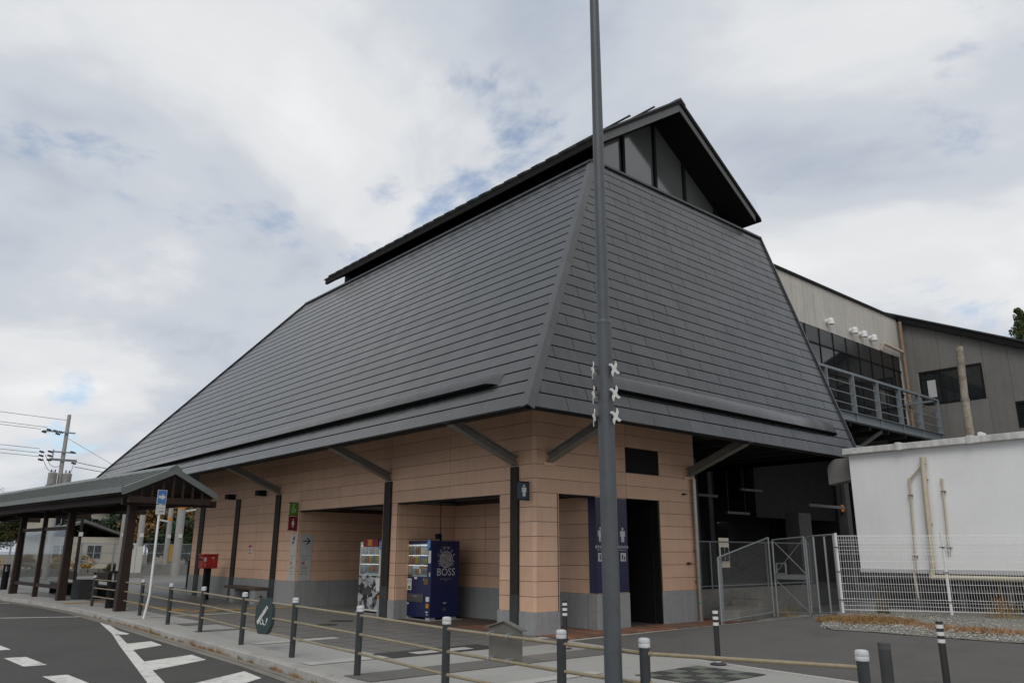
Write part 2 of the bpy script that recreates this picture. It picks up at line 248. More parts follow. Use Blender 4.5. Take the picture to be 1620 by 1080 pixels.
# ------------------------------------------------------------------ mesh helpers
class MB:
    def __init__(s): s.v = []; s.f = []
    def add(s, vs, fs):
        o = len(s.v); s.v += [tuple(x) for x in vs]; s.f += [tuple(i + o for i in f) for f in fs]; return s
    def box(s, x0, x1, y0, y1, z0, z1):
        return s.add([(x0, y0, z0), (x1, y0, z0), (x1, y1, z0), (x0, y1, z0), (x0, y0, z1), (x1, y0, z1), (x1, y1, z1), (x0, y1, z1)],
                     [(0, 3, 2, 1), (4, 5, 6, 7), (0, 1, 5, 4), (1, 2, 6, 5), (2, 3, 7, 6), (3, 0, 4, 7)])
    def bar(s, p0, p1, wd, hg, up=(0, 0, 1)):
        p0, p1 = Vector(p0), Vector(p1); d = (p1 - p0).normalized(); up = Vector(up)
        if abs(d.dot(up)) > 0.99: up = Vector((1, 0, 0))
        a = d.cross(up).normalized() * wd / 2; b = a.cross(d).normalized() * hg / 2
        c = [p + sa * a + sb * b for p in (p0, p1) for sa, sb in ((-1, -1), (1, -1), (1, 1), (-1, 1))]
        return s.add(c, [(0, 1, 2, 3), (7, 6, 5, 4), (0, 4, 5, 1), (1, 5, 6, 2), (2, 6, 7, 3), (3, 7, 4, 0)])
    def cyl(s, p0, p1, r0, r1=None, n=12, caps=True):
        r1 = r0 if r1 is None else r1
        p0, p1 = Vector(p0), Vector(p1); d = (p1 - p0).normalized()
        a = d.cross(Vector((0, 0, 1)) if abs(d.z) < 0.95 else Vector((1, 0, 0))).normalized(); b = d.cross(a)
        vs = []
        for p, r in ((p0, r0), (p1, r1)):
            for k in range(n):
                t = 2 * math.pi * k / n; vs.append(p + a * math.cos(t) * r + b * math.sin(t) * r)
        fs = [(k, (k + 1) % n, n + (k + 1) % n, n + k) for k in range(n)]
        fs = [tuple(reversed(f)) for f in fs]
        if caps: fs += [tuple(range(n)), tuple(reversed(range(n, 2 * n)))]
        return s.add(vs, fs)
    def lathe(s, c, prof, n=20):
        c = Vector(c); vs = []
        for r, z in prof:
            for k in range(n):
                t = 2 * math.pi * k / n; vs.append(c + Vector((math.cos(t) * r, math.sin(t) * r, z)))
        fs = []
        for i in range(len(prof) - 1):
            for k in range(n): fs.append((i * n + k, i * n + (k + 1) % n, (i + 1) * n + (k + 1) % n, (i + 1) * n + k))
        fs += [tuple(reversed(range(n))), tuple(range((len(prof) - 1) * n, len(prof) * n))]
        return s.add(vs, fs)
    def tube(s, pts, r, n=8):
        for a, b in zip(pts[:-1], pts[1:]): s.cyl(a, b, r, r, n)
        return s
    def prism(s, poly, o, u, v, n, z0, z1):
        o, u, v, n = Vector(o), Vector(u), Vector(v), Vector(n); k = len(poly)
        vs = [o + u * a + v * b + n * z0 for a, b in poly] + [o + u * a + v * b + n * z1 for a, b in poly]
        fs = [tuple(reversed(range(k))), tuple(range(k, 2 * k))] + [(i, (i + 1) % k, k + (i + 1) % k, k + i) for i in range(k)]
        return s.add(vs, fs)
    def quad(s, a, b, c, d): return s.add([a, b, c, d], [(0, 1, 2, 3)])
    def mesh(s, name, m, smooth=False, bevel=0.0):
        me = bpy.data.meshes.new(name); me.from_pydata(s.v, [], s.f); me.update()
        if bevel > 0:
            bm = bmesh.new(); bm.from_mesh(me); bmesh.ops.bevel(bm, geom=list(bm.edges), offset=bevel, segments=2, affect='EDGES', profile=0.6); bm.to_mesh(me); bm.free()
        if m: me.materials.append(m)
        if smooth:
            for p in me.polygons: p.use_smooth = True
            try: me.set_sharp_from_angle(angle=R(40))
            except Exception: pass
        return me

def root_loc(o):
    v = Vector((0, 0, 0))
    while o is not None: v += Vector(o.location); o = o.parent
    return v
def put(name, me, parent=None, mtx=None):
    o = bpy.data.objects.new(name, me); COL.objects.link(o)
    if parent is not None: o.parent = parent
    if mtx is not None: o.matrix_local = mtx
    return o
def build(mb, name, m, parent=None, smooth=False, bevel=0.0):
    """link as one mesh object; geometry given in world space of the (unrotated) parent chain"""
    if parent is not None:
        c = root_loc(parent)
        if c.length > 0: mb.v = [(x - c.x, y - c.y, z - c.z) for x, y, z in mb.v]
    return put(name, mb.mesh(name, m, smooth, bevel), parent)
def tag(o, label=None, cat=None, group=None, kind=None):
    if label: o['label'] = label
    if cat: o['category'] = cat
    if group: o['group'] = group
    if kind: o['kind'] = kind
    return o
def thing(name, label, cat, loc=(0, 0, 0), group=None):
    o = bpy.data.objects.new(name, None); COL.objects.link(o); o.location = loc; o.empty_display_size = 0.2
    return tag(o, label, cat, group)
def copy_tree(o, parent=None):
    c = o.copy(); COL.objects.link(c); c.parent = parent
    if parent is not None: c.matrix_local = o.matrix_local.copy()
    for ch in list(o.children): copy_tree(ch, c)
    return c
def axes(o, u, v, n):
    u, v, n = Vector(u), Vector(v), Vector(n)
    return Matrix(((u.x, v.x, n.x, o[0]), (u.y, v.y, n.y, o[1]), (u.z, v.z, n.z, o[2]), (0, 0, 0, 1)))
X_, Y_, Z_ = Vector((1, 0, 0)), Vector((0, 1, 0)), Vector((0, 0, 1))
def clip(poly, a, b, c):   # keep a*x+b*y<=c
    o = []
    for i in range(len(poly)):
        p, q = poly[i], poly[(i + 1) % len(poly)]
        dp, dq = a * p[0] + b * p[1] - c, a * q[0] + b * q[1] - c
        if dp <= 0: o.append(p)
        if (dp < 0 < dq) or (dq < 0 < dp):
            t = dp / (dp - dq); o.append((p[0] + (q[0] - p[0]) * t, p[1] + (q[1] - p[1]) * t))
    return o
def area(p): return abs(sum(p[i][0] * p[(i + 1) % len(p)][1] - p[(i + 1) % len(p)][0] * p[i][1] for i in range(len(p)))) / 2
def text_mesh(s, size, m, align='CENTER', extrude=0.0):
    c = bpy.data.curves.new('lettering', 'FONT'); c.body = s; c.size = size; c.align_x = align; c.align_y = 'CENTER'; c.extrude = extrude; c.resolution_u = 3
    o = bpy.data.objects.new('lettering', c); COL.objects.link(o)
    me = bpy.data.meshes.new_from_object(o); bpy.data.objects.remove(o); bpy.data.curves.remove(c)
    me.materials.clear(); me.materials.append(m); return me
def letters(s, size, m, parent, o, u=X_, v=Z_, n=-Y_, align='CENTER', name='lettering'):
    c = root_loc(parent); return put(name, text_mesh(s, size, m, align), parent, axes(Vector(o) - c, u, v, n))

# ------------------------------------------------------------------ ground, road, pavement
def g(x, y):   # the service path climbs gently towards the fences
    return 0.30 * min(max((y + 0.3) / 4.2, 0), 1) * min(max((x - 0.9) / 2.2, 0), 1)
def sheet(name, pts, z, m, parent=None, th=0.0, kind=None):
    b = MB(); k = len(pts)
    b.prism(pts, (0, 0, 0), X_, Y_, Z_, z - th, z) if th > 0 else b.add([(x, y, z) for x, y in pts], [tuple(range(k))])
    o = build(b, name, m, parent)
    if kind: tag(o, kind=kind)
    return o
def hillz(x, y):
    d = math.hypot(x + 10, y - 30)
    return -0.22 + max(0, (y - 62)) * 0.30 * min(max((x + 70) / 60, 0.0), 1.0)
b = MB(); n = 60
for j in range(n + 1):
    for i in range(n + 1):
        x = -500 + 1000 * i / n; y = -500 + 1000 * j / n
        b.v.append((x, y, -0.22))
for j in range(n):
    for i in range(n): a = j * (n + 1) + i; b.f.append((a, a + 1, a + n + 2, a + n + 1))
tag(build(b, 'ground', M['soil']), kind='structure')
b = MB(); nx, ny = 26, 16
for j in range(ny + 1):
    for i in range(nx + 1):
        x = -60 + 130 * i / nx; y = 58 + 120 * j / ny
        z = -0.6 + 27 * (1 - math.exp(-max(0, y - 58) / 26)) * (1 - 0.85 / (1 + math.exp((x + 22) / 5))) + 1.2 * noise.noise(Vector((x * 0.06, y * 0.06, 0)))
        b.v.append((x, y, z if j else -1.5))
for j in range(ny):
    for i in range(nx): a = j * (nx + 1) + i; b.f.append((a, a + 1, a + nx + 2, a + nx + 1))
tag(build(b, 'hill', M['leaf_dark'], smooth=True), kind='structure')
def hill_at(x, y):
    return -0.6 + 27 * (1 - math.exp(-max(0, y - 58) / 26)) * (1 - 0.85 / (1 + math.exp((x + 22) / 5))) + 1.2 * noise.noise(Vector((x * 0.06, y * 0.06, 0)))

KERB = [(-70, -9.6), (-45, -7.6), (-30, -6.35), (-22, -5.72), (-18.2, -5.33), (-17.4, -5.27), (-15.6, -5.17), (-14.8, -5.14), (-13.3, -5.12), (-9, -5.2), (-5.5, -5.36), (-0.4, -5.55), (2.2, -5.74), (6, -6.1), (12, -6.7), (30, -8.6)]
def kerb_y(x):
    for (x0, y0), (x1, y1) in zip(KERB[:-1], KERB[1:]):
        if x0 <= x <= x1: return y0 + (y1 - y0) * (x - x0) / (x1 - x0)
    return KERB[-1][1]
road = sheet('road', [(-120, -60), (60, -60), (60, kerb_y(29) - 0.2), (30, kerb_y(30) - 0.02)] + [(x, y - 0.02) for x, y in reversed(KERB[1:-1])] + [(-70, -9.62), (-120, -14)], -0.12, M['asphalt'], kind='structure')
pav = thing('pavement', None, None); tag(pav, kind='structure')
tops = [(x, y + 0.16) for x, y in KERB]
sheet('paving', tops + [(30, 24), (-70, 24)], 0.0, M['pave'], pav, th=0.1)
# gutter strip and kerb stones
gb = MB()
for (x0, y0), (x1, y1) in zip(KERB[:-1], KERB[1:]):
    gb.quad((x0, y0 - 0.30, -0.114), (x1, y1 - 0.30, -0.114), (x1, y1 - 0.0, -0.112), (x0, y0 - 0.0, -0.112))
tag(build(gb, 'gutter_strip', M['gutter']), kind='structure')
gb = MB()
for (x0, y0), (x1, y1) in zip(KERB[2:-1], KERB[3:]):
    gb.bar((x0, y0 - 0.15, -0.1125), (x1, y1 - 0.15, -0.1125), 0.012, 0.004)
build(gb, 'gutter_joint', M['pave_black'], pav)
kroot = thing('kerb', None, None); tag(kroot, kind='structure')
x = -40.0; kcache = {}
while x < 13:
    ln = 0.6 if x > -30 else 1.2
    drop = -17.6 < x + ln / 2 < -15.4
    ramp_l = -18.3 < x + ln / 2 <= -17.6; ramp_r = -15.4 <= x + ln / 2 < -14.8
    xa, xb = x + 0.004, x + ln - 0.004
    ya, yb = kerb_y(xa), kerb_y(xb)
    za = -0.085 if (drop or ramp_r) else 0.004; zb = -0.085 if (drop or ramp_l) else 0.004
    jit = random.uniform(-0.004, 0.004)
    d = Vector((xb - xa, yb - ya, 0)).normalized(); nrm = Vector((-d.y, d.x, 0))
    b = MB(); A0 = Vector((xa, ya + jit, 0)); B0 = Vector((xb, yb + jit, 0))
    prof = lambda P, z: [P + Vector((0, 0, -0.16)), P + nrm * 0.012 + Vector((0, 0, z - 0.02)), P + nrm * 0.03 + Vector((0, 0, z)), P + nrm * 0.165 + Vector((0, 0, z)), P + nrm * 0.165 + Vector((0, 0, -0.16))]
    vs_ = prof(A0, za) + prof(B0, zb)
    b.add(vs_, [(i, i + 1, i + 6, i + 5) for i in range(4)] + [(4, 0, 5, 9), (4, 3, 2, 1, 0), (5, 6, 7, 8, 9)])
    if not drop: build(b, 'kerb_stone', M['kerb'], kroot)
    else: build(b, 'kerb_stone', M['kerb'], kroot)
    x += ln
# paving zones and bands (all real strips, a few mm proud of the slab)
sheet('grey_paving_field', [(-45, -3.9), (0.36, -3.9), (0.36, 24), (-45, 24)], 0.004, M['pave_dark'], pav)
sheet('grey_paving_field', [(0.36, -1.75), (1.1, -1.75), (1.1, -0.05), (0.36, -0.05)], 0.0045, M['pave_dark'], pav)
# joints of the large dark slabs: every slab cut as its own thin recessed line
jb = MB()
for k in range(38):
    xx = 0.3 - k * 0.6; jb.box(xx - 0.003, xx + 0.003, -3.88, -0.02, 0.0045, 0.0062)
for k in range(7):
    yy = -3.6 + k * 0.6; jb.box(-24, 0.34, yy - 0.003, yy + 0.003, 0.0045, 0.0060)
build(jb, 'paving_joint', M['pave_black'], pav)
for x0, x1, y0, y1, mm in ((0.60, 0.95, -5.38, -4.0, 'pave_white'), (0.40, 1.03, -4.0, -1.8, 'pave_black'), (2.14, 2.84, -5.5, -2.3, 'pave_band'), (-9.75, -9.5, -5.0, -1.9, 'pave_white'),
                           (-7.25, -6.7, -4.6, -2.3, 'pave_band'), (-5.3, -5.05, -4.9, -2.9, 'pave_band'), (-2.4, -2.1, -4.9, -3.2, 'pave_white'), (4.0, 4.25, -5.5, -2.6, 'pave_white'), (2.14, 2.84, -2.3, -0.55, 'pave_dark')):
    sheet('paving_band', [(x0, y0), (x1, y0), (x1, y1), (x0, y1)], 0.008, M[mm], pav)
sheet('paving_band', [(0.60, -3.44), (0.90, -3.44), (0.90, -2.25), (0.60, -2.25)], 0.012, M['pave_white'], pav)
sheet('paving_band', [(0.28, -0.95), (0.62, -0.95), (0.5, -0.02), (0.2, -0.02)], 0.012, M['pave_white'], pav)
# checkered tiles by the lamp
for i in range(4):
    for j in range(5):
        x0, y0 = 4.62 + i * 0.29, -2.40 + j * 0.29
        sheet('checker_tile', [(x0 + .003, y0 + .003), (x0 + .287, y0 + .003), (x0 + .287, y0 + .287), (x0 + .003, y0 + .287)], 0.009, M['pave_black'] if (i + j) % 2 else mat('green_tile', (0.12, 0.135, 0.105), 0.8, 0.4, 90, 0.3, 200), pav)
# tactile strip made of its yellow tiles
tt = MB(); tt.box(0, 0.294, 0, 0.294, 0, 0.009)
for k in range(4):
    tt.box(0.03 + k * 0.07, 0.055 + k * 0.07, 0.02, 0.274, 0.009, 0.013)
tme = tt.mesh('tactile_tile', M['tactile'])
for k in range(20): put('tactile_tile', tme, pav, Matrix.Translation((-17.2 + k * 0.3, -3.35 + 0.12 * math.sin(k * 0.4), 0.0065)))
for k in range(17): put('tactile_tile', tme, pav, Matrix.Translation((-11.1, -3.0 + k * 0.3, 0.0065)))
for k in range(5): put('tactile_tile', tme, pav, Matrix.Translation((-17.0, -4.95 + k * 0.3, 0.0066)))
# service path (asphalt, climbing), its edging, brick-tile apron
b = MB(); nx, ny = 30, 36
def edge_y(x): return -0.15 - 0.088 * (x - 1.1) if x > 1.1 else -0.15
for j in range(ny + 1):
    for i in range(nx + 1):
        x = 1.12 + 12.9 * (i / nx) ** 1.4; y0 = edge_y(x); y = y0 + (11.2 - y0) * j / ny
        b.v.append((x, y, 0.010 + g(x, y)))
for j in range(ny):
    for i in range(nx): a = j * (nx + 1) + i; b.f.append((a, a + 1, a + nx + 2, a + nx + 1))
tag(build(b, 'service_path', M['asphalt_old'], smooth=True), kind='structure')
eb = MB(); eb.bar((1.06, -0.05, 0.006), (1.06, 7.2, 0.02), 0.10, 0.03)
pts = [(1.1 + k * 0.8, edge_y(1.1 + k * 0.8)) for k in range(16)]
for a, c in zip(pts[:-1], pts[1:]): eb.bar((a[0], a[1] - 0.03, 0.004), (c[0], c[1] - 0.03, 0.004), 0.09, 0.022)
build(eb, 'path_edging', M['pave_white'], pav)
apron = thing('brick_apron', None, None); tag(apron, kind='structure')
sheet('apron_bed', [(-5.3, -0.05), (1.02, -0.05), (1.02, 6.4), (-5.3, 6.4)], 0.006, M['joint'], apron)
bt = {}
for c, col in enumerate(((0.235, 0.105, 0.06), (0.20, 0.085, 0.05), (0.165, 0.10, 0.07), (0.26, 0.135, 0.08), (0.135, 0.085, 0.06))):
    q = MB(); q.box(0, 0.392, 0, 0.192, 0, 0.012); bt[c] = q.mesh('brick_tile', mat('brick_tile_%d' % c, col, 0.7, 0.2, 12, 0.2, 70, stain=0.25, stain_col=(0.1, 0.07, 0.05), dirt_scale=2))
cnt = 0
for j in range(34):
    for i in range(9):
        x0 = 1.0 - (i + 1) * 0.4 + (0.2 if j % 2 else 0); y0 = 0.0 + j * 0.2
        if x0 + 0.39 > 1.01: continue
        if y0 > 1.9 and x0 + 0.4 < 0.0: continue
        if x0 < -2.4 and y0 > 1.7: continue
        put('brick_tile', bt[random.randrange(5)], apron, Matrix.Translation((x0, y0, 0.0075))); cnt += 1
for (x, y, r_, lb) in ((-10.6, -2.1, 0.30, 'round dark manhole cover in the paving near the yellow strip'), (-5.6, -1.25, 0.30, 'round dark manhole cover in the paving before the white vending machine'), (-4.9, -2.0, 0.24, 'smaller round cover nearer the kerb than the one by the vending machines')):
    t = thing('manhole_cover', lb, 'manhole cover', (x, y, 0)); q = MB(); q.cyl((x, y, 0.0), (x, y, 0.0085), r_, n=28); build(q, 'rim', M['pave_black'], t); q = MB(); q.cyl((x, y, 0.0086), (x, y, 0.0105), r_ * 0.9, n=28); build(q, 'lid', mat('iron_lid', (0.05, 0.048, 0.045), 0.6, 0.25, 30, 0.4, 60), t)
# road markings
mk = thing('road_markings', None, None); tag(mk, kind='structure')
ZM = -0.1155
def mark(pts, name='painted_line'): return sheet(name, pts, ZM, M['paint'], mk)
mark([(-10.35, -5.46), (-9.45, -5.46), (-7.70, -5.70), (-6.9, -5.70), (-6.75, -5.80), (-7.0, -6.0), (-6.62, -5.98), (0.9, -7.36), (3.4, -7.86), (3.3, -8.0), (0.3, -7.46), (-4.7, -6.49), (-7.2, -5.98)])
for poly in ([(-4.9, -6.33), (-5.06, -5.80), (-4.2, -5.86), (-3.75, -6.55)], [(-2.0, -6.86), (-2.42, -5.92), (-1.6, -5.97), (-0.9, -7.06)], [(0.95, -7.36), (0.05, -6.0), (0.85, -6.08), (2.0, -7.56)], [(3.2, -7.8), (2.6, -6.2), (3.5, -6.3), (4.2, -7.9)]):
    sheet('painted_bar', poly, ZM + 0.0015, M['paint'], mk)
for k in range(-4, 4):
    x0 = -3.95 + k * 2.65
    sheet('painted_dash', [(x0, -8.50 + 0.07 * k), (x0 + 1.33, -8.44 + 0.07 * k), (x0 + 1.36, -8.12 + 0.07 * k), (x0 + 0.04, -8.18 + 0.07 * k)], ZM, M['paint'], mk)
mark([(-20.6, -6.4), (-20.42, -5.66), (-20.26, -5.68), (-20.4, -6.5), (-21.0, -9.5), (-21.2, -9.5)])
mark([(-13.55, -7.25), (-12.66, -5.36), (-12.50, -5.37), (-13.4, -7.3), (-14.6, -9.9), (-14.8, -9.9)])
# weeds in the kerb joint
for mm, lb, nn_ in (('grass_dry', 'dry straw-coloured weeds in the joint between kerb and gutter', 26), ('grass_red', 'reddish weeds in the joint between kerb and gutter', 24), ('grass_green', 'yellow-green weeds in the joint between kerb and gutter', 16)):
    b = MB()
    for k in range(nn_):
        x = random.choice([random.uniform(-13, 2), random.uniform(-12, -6), random.uniform(-4, 1), random.uniform(-20, 3)]); y = kerb_y(x) - 0.012; big = 1.9 if random.random() < 0.12 else 1.0
        for q in range(random.randint(6, 26)):
            a = random.uniform(0, 6.28); h = random.uniform(0.015, 0.085) * big; dx = random.gauss(0, 0.07)
            p = Vector((x + dx, y - abs(random.gauss(0, 0.012)), -0.115)); t = p + Vector((math.cos(a) * h * 0.6, -abs(math.sin(a)) * h * 0.5, h)); s_ = Vector((0.006, 0.003, 0))
            b.add([p - s_, p + s_, t], [(0, 1, 2)])
    tag(build(b, 'kerb_weeds', M[mm]), lb, 'weeds', kind='stuff')

# ------------------------------------------------------------------ station building
ST = thing('station_building', 'large station building with steep dark grey shingled roof and terracotta panelled walls', 'building')
UP = Z_
GAP, TH = 0.010, 0.020
pcache = {}
def panel_mesh(wd, h, m, key):
    k = (round(wd, 3), round(h, 3), key)
    if k not in pcache:
        q = MB(); q.box(GAP / 2, wd - GAP / 2, GAP / 2, h - GAP / 2, -TH, 0); pcache[k] = q.mesh('wall_panel', m)
    return pcache[k]
def panels(parent, o, du, n, cells, m=None, key='p', name='wall_panel'):
    o = Vector(o); du = Vector(du)
    for u0, u1, z0, z1 in cells:
        put(name, panel_mesh(u1 - u0, z1 - z0, m or M['panel'], key), parent, axes(o + du * u0 + UP * z0, du, UP, n))
wall_a = MB(); wall_b = MB()
# backing bodies (joint colour shows between the panels)
T = TH - 0.004
wall_a.box(-20.0, -0.08, T, 0.25, 2.86, 4.70)
wall_a.box(-1.16, -0.09, T, 0.28, 0.0, 2.86)
wall_a.box(-5.98, -5.26, T, 1.9, 0.0, 2.86)
wall_a.box(-20.0, -10.84, T, 0.25, 0.0, 2.86)
WA = build(wall_a, 'front_wall', M['joint'], ST)
WZ = [2.85 + 0.3 * k for k in range(7)]
EA = [0.08, 2.99, 5.62, 8.29, 10.83, 13.9, 17.4, 20.0]
cells = [(-u1, -u0, z, z + 0.3) for u0, u1 in zip(EA[:-1], EA[1:]) for z in WZ[:-1]]
panels(WA, (0, 0, 0), X_, -Y_, cells)
RZ = [0.45 + 0.3 * k for k in range(8)]
cells = [(-0.48, -0.08, z, z + 0.3) for z in RZ] + [(-1.12, -0.74, z, z + 0.3) for z in RZ] + [(-5.52, -5.30, z, z + 0.3) for z in RZ] + [(-5.94, -5.86, z, z + 0.3) for z in RZ]
cells += [(-u1, -u0, 0.75 + 0.3 * k, 1.05 + 0.3 * k) for u0, u1 in ((10.83 + 0.06, 13.9), (13.9, 17.4), (17.4, 20.0)) for k in range(7)]
panels(WA, (0, 0, 0), X_, -Y_, cells)
def corner_piece(parent, cx, cy, r, a0, zs, top):
    q = MB(); k = 6
    vs_ = [(cx + math.cos(a0 + math.pi / 2 * i / k) * r, cy + math.sin(a0 + math.pi / 2 * i / k) * r) for i in range(k + 1)]
    h = 0.3 - GAP
    v3 = [(x, y, 0) for x, y in vs_] + [(x, y, h) for x, y in vs_]
    q.add(v3, [(i, i + 1, k + 2 + i, k + 1 + i) for i in range(k)] + [tuple(reversed(range(k + 1))), tuple(range(k + 1, 2 * k + 2))])
    me = q.mesh('wall_panel', M['panel'], smooth=True)
    for z in zs: put('wall_panel', me, parent, Matrix.Translation((0, 0, z + GAP / 2)))
corner_piece(WA, -0.08, 0.08, 0.08, -math.pi / 2, RZ + WZ[:-1], None)           # the building's rounded corner
corner_piece(WA, -5.31, 0.06, 0.06, -math.pi / 2, RZ, None)
corner_piece(WA, -10.89, 0.06, 0.06, -math.pi / 2, [0.75 + 0.3 * k for k in range(7)], None)
corner_piece(WA, -1.11, 0.06, 0.06, math.pi, RZ, None)
# return walls and porch
panels(WA, (-5.25, 0, 0), Y_, X_, [(0.06, 0.33, z, z + 0.3) for z in RZ] + [(0.33, 1.85, z, z + 0.3) for z in RZ])
panels(WA, (-10.83, 0, 0), Y_, X_, [(0.06, 1.8, 0.75 + 0.3 * k, 1.05 + 0.3 * k) for k in range(7)] + [(1.8, 4.4, 0.75 + 0.3 * k, 1.05 + 0.3 * k) for k in range(7)])
bw = MB(); bw.box(-5.25, -0.02, 1.85 + T, 2.1, 0.0, 3.0); bw.box(-11.1, -10.83 - T, 0.25, 4.6, 0.0, 3.0); bw.box(-10.83, -5.9, 4.4, 4.6, 0, 3.0)
WP = build(bw, 'porch_wall', M['joint'], ST)
panels(WP, (0, 1.85, 0), X_, -Y_, [(a, c, 0.75 + 0.3 * k, 1.05 + 0.3 * k) for a, c in ((-5.25, -3.9), (-3.9, -1.3), (-1.3, -0.02)) for k in range(7)])
panels(WP, (0, 4.39, 0), X_, -Y_, [(a, c, 0.75 + 0.3 * k, 1.05 + 0.3 * k) for a, c in ((-10.8, -8.3), (-8.3, -6.0)) for k in range(7)])
cb = MB(); cb.box(-10.83, -5.98, 0.06, 4.4, 2.97, 3.1); cb.box(-5.25, -0.05, 0.1, 1.86, 2.97, 3.1)
build(cb, 'porch_ceiling', M['ceiling'], ST)
hb = MB()
for a, c in ((-10.82, -5.99), (-5.24, -1.17)): hb.box(a, c, 0.01, 0.22, 2.815, 2.855)
hb.box(-0.22, -0.01, 0.76, 1.84, 2.815, 2.855)
build(hb, 'opening_lintel', M['black'], ST)
# side wall
wall_b.box(-0.25, -T, 0.09, 5.6, 2.86, 4.70)
wall_b.box(-0.28, -T, 0.09, 0.72, 0.0, 2.86)
wall_b.box(-0.25, -T, 1.86, 2.90, 0.0, 2.86)
wall_b.box(-0.25, -T, 4.10, 5.6, 0.0, 2.86)
WB = build(wall_b, 'side_wall', M['joint'], ST)
cells = []
for z in WZ[:-1]:
    for u0, u1 in ((0.08, 2.92), (2.92, 5.6)):
        if u0 > 2 and 3.4 < z < 4.0: cells += [(4.16, 5.6, z, z + 0.3)]
        else: cells.append((u0, u1, z, z + 0.3))
cells += [(0.08, 0.66, z, z + 0.3) for z in RZ]
cells += [(4.12, 5.6, 0.75 + 0.3 * k, 1.05 + 0.3 * k) for k in range(7)] + [(1.86, 2.90, 0.75 + 0.3 * k, 1.05 + 0.3 * k) for k in range(7)]
panels(WB, (0, 0, 0), Y_, X_, cells)
corner_piece(WB, -0.06, 0.68, 0.06, 0.0, RZ, None)
lv = MB(); lv.box(-0.05, -0.006, 2.93, 4.15, 3.46, 4.04)
lv = build(lv, 'louvre_vent', M['black'], WB)
# plinths (concrete, slightly proud)
for nm, x0, x1, y0, y1, z1 in (('a', -0.48, 0.02, -0.02, 0.70, 0.45), ('b', -1.18, -0.745, -0.02, 0.30, 0.45), ('c', -5.52, -5.23, -0.02, 1.84, 0.45), ('d', -6.0, -5.865, -0.02, 1.84, 0.45),
                           ('e', -20.02, -10.81, -0.015, 0.3, 0.75), ('f', -10.95, -10.80, 0.3, 4.38, 0.75), ('g', -5.23, -0.3, 1.84, 2.05, 0.75), ('h', -0.28, 0.015, 1.835, 2.91, 0.75), ('i', -0.25, 0.015, 4.10, 5.62, 0.75),
                           ('j', -10.8, -6.0, 4.37, 4.6, 0.75)):
    q = MB(); q.box(x0, x1, y0, y1, -0.05, z1); build(q, 'plinth', M['concrete'], ST, bevel=0.012)
# door recess, lined in black that stands in for its inner shade
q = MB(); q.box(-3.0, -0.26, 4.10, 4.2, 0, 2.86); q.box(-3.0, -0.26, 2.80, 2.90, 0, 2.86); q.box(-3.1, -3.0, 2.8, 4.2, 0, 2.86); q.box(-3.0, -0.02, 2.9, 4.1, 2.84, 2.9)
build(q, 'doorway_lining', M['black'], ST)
q = MB(); q.box(-3.0, 0.0, 2.9, 4.1, -0.04, 0.012); build(q, 'doorway_floor', M['dark_grey'], ST)
q = MB(); q.box(-0.2, -0.02, 4.06, 4.10, 0.012, 2.84); q.box(-0.2, -0.02, 2.90, 2.94, 0.012, 2.84); build(q, 'door_frame', M['black'], ST)
q = MB(); q.cyl((-1.2, 3.4, 2.83), (-1.2, 3.4, 2.8), 0.08, 0.08, 12); build(q, 'ceiling_lamp', mat('lamp_glow', (0.6, 0.55, 0.45), 0.5, 0.02, emit=(1, 0.85, 0.6), estr=0.35), ST)
# navy toilet panel on the pier
q = MB(); q.box(0.001, 0.012, 1.838, 2.885, 0.77, 2.83); nv = build(q, 'navy_panel', M['navy_print'], ST)
q = MB(); q.box(-0.22, 0.0005, 1.836, 1.849, 0.77, 2.83); build(q, 'navy_panel', M['navy_print'], ST)
def man_icon(b, o, u, v, n, s):
    o = Vector(o)
    c = [(math.cos(t * 0.628) * 0.10 * s, math.sin(t * 0.628) * 0.10 * s + 0.88 * s) for t in range(10)]
    b.prism(c, o, u, v, n, 0, 0.003)
    for poly in ([(-0.2, 0.74), (-0.25, 0.68), (-0.25, 0.36), (-0.15, 0.36), (-0.15, 0.0), (-0.02, 0.0), (-0.02, 0.36), (0.02, 0.36), (0.02, 0.0), (0.15, 0.0), (0.15, 0.36), (0.25, 0.36), (0.25, 0.68), (0.2, 0.74)],):
        # split into convex bits
        for x0, x1, y0, y1 in ((-0.25, 0.25, 0.66, 0.74), (-0.25, -0.17, 0.36, 0.66), (0.17, 0.25, 0.36, 0.66), (-0.15, 0.15, 0.34, 0.66), (-0.15, -0.015, 0.0, 0.34), (0.015, 0.15, 0.0, 0.34)):
            b.prism([(x0 * s, y0 * s), (x1 * s, y0 * s), (x1 * s, y1 * s), (x0 * s, y1 * s)], o, u, v, n, 0, 0.003)
for yy in (1.98, 2.72):
    q = MB(); man_icon(q, (0.013, yy, 1.86), Y_, Z_, X_, 0.33); build(q, 'man_pictogram', M['print_grey'], ST)
    q = MB(); q.box(0.013, 0.016, yy - 0.09, yy + 0.09, 1.44, 1.62); build(q, 'nursing_pictogram', M['print_grey'], ST)
    q = MB(); q.box(0.0165, 0.018, yy - 0.05, yy - 0.01, 1.47, 1.59); q.box(0.0165, 0.018, yy + 0.02, yy + 0.06, 1.46, 1.55); build(q, 'nursing_pictogram_mark', M['navy_print'], ST)
    letters('男子お手洗', 0.072, M['print_white'], ST, (0.0135, yy, 1.745), Y_, Z_, X_); letters('Men\'s restroom', 0.036, M['print_white'], ST, (0.0135, yy, 1.685), Y_, Z_, X_)
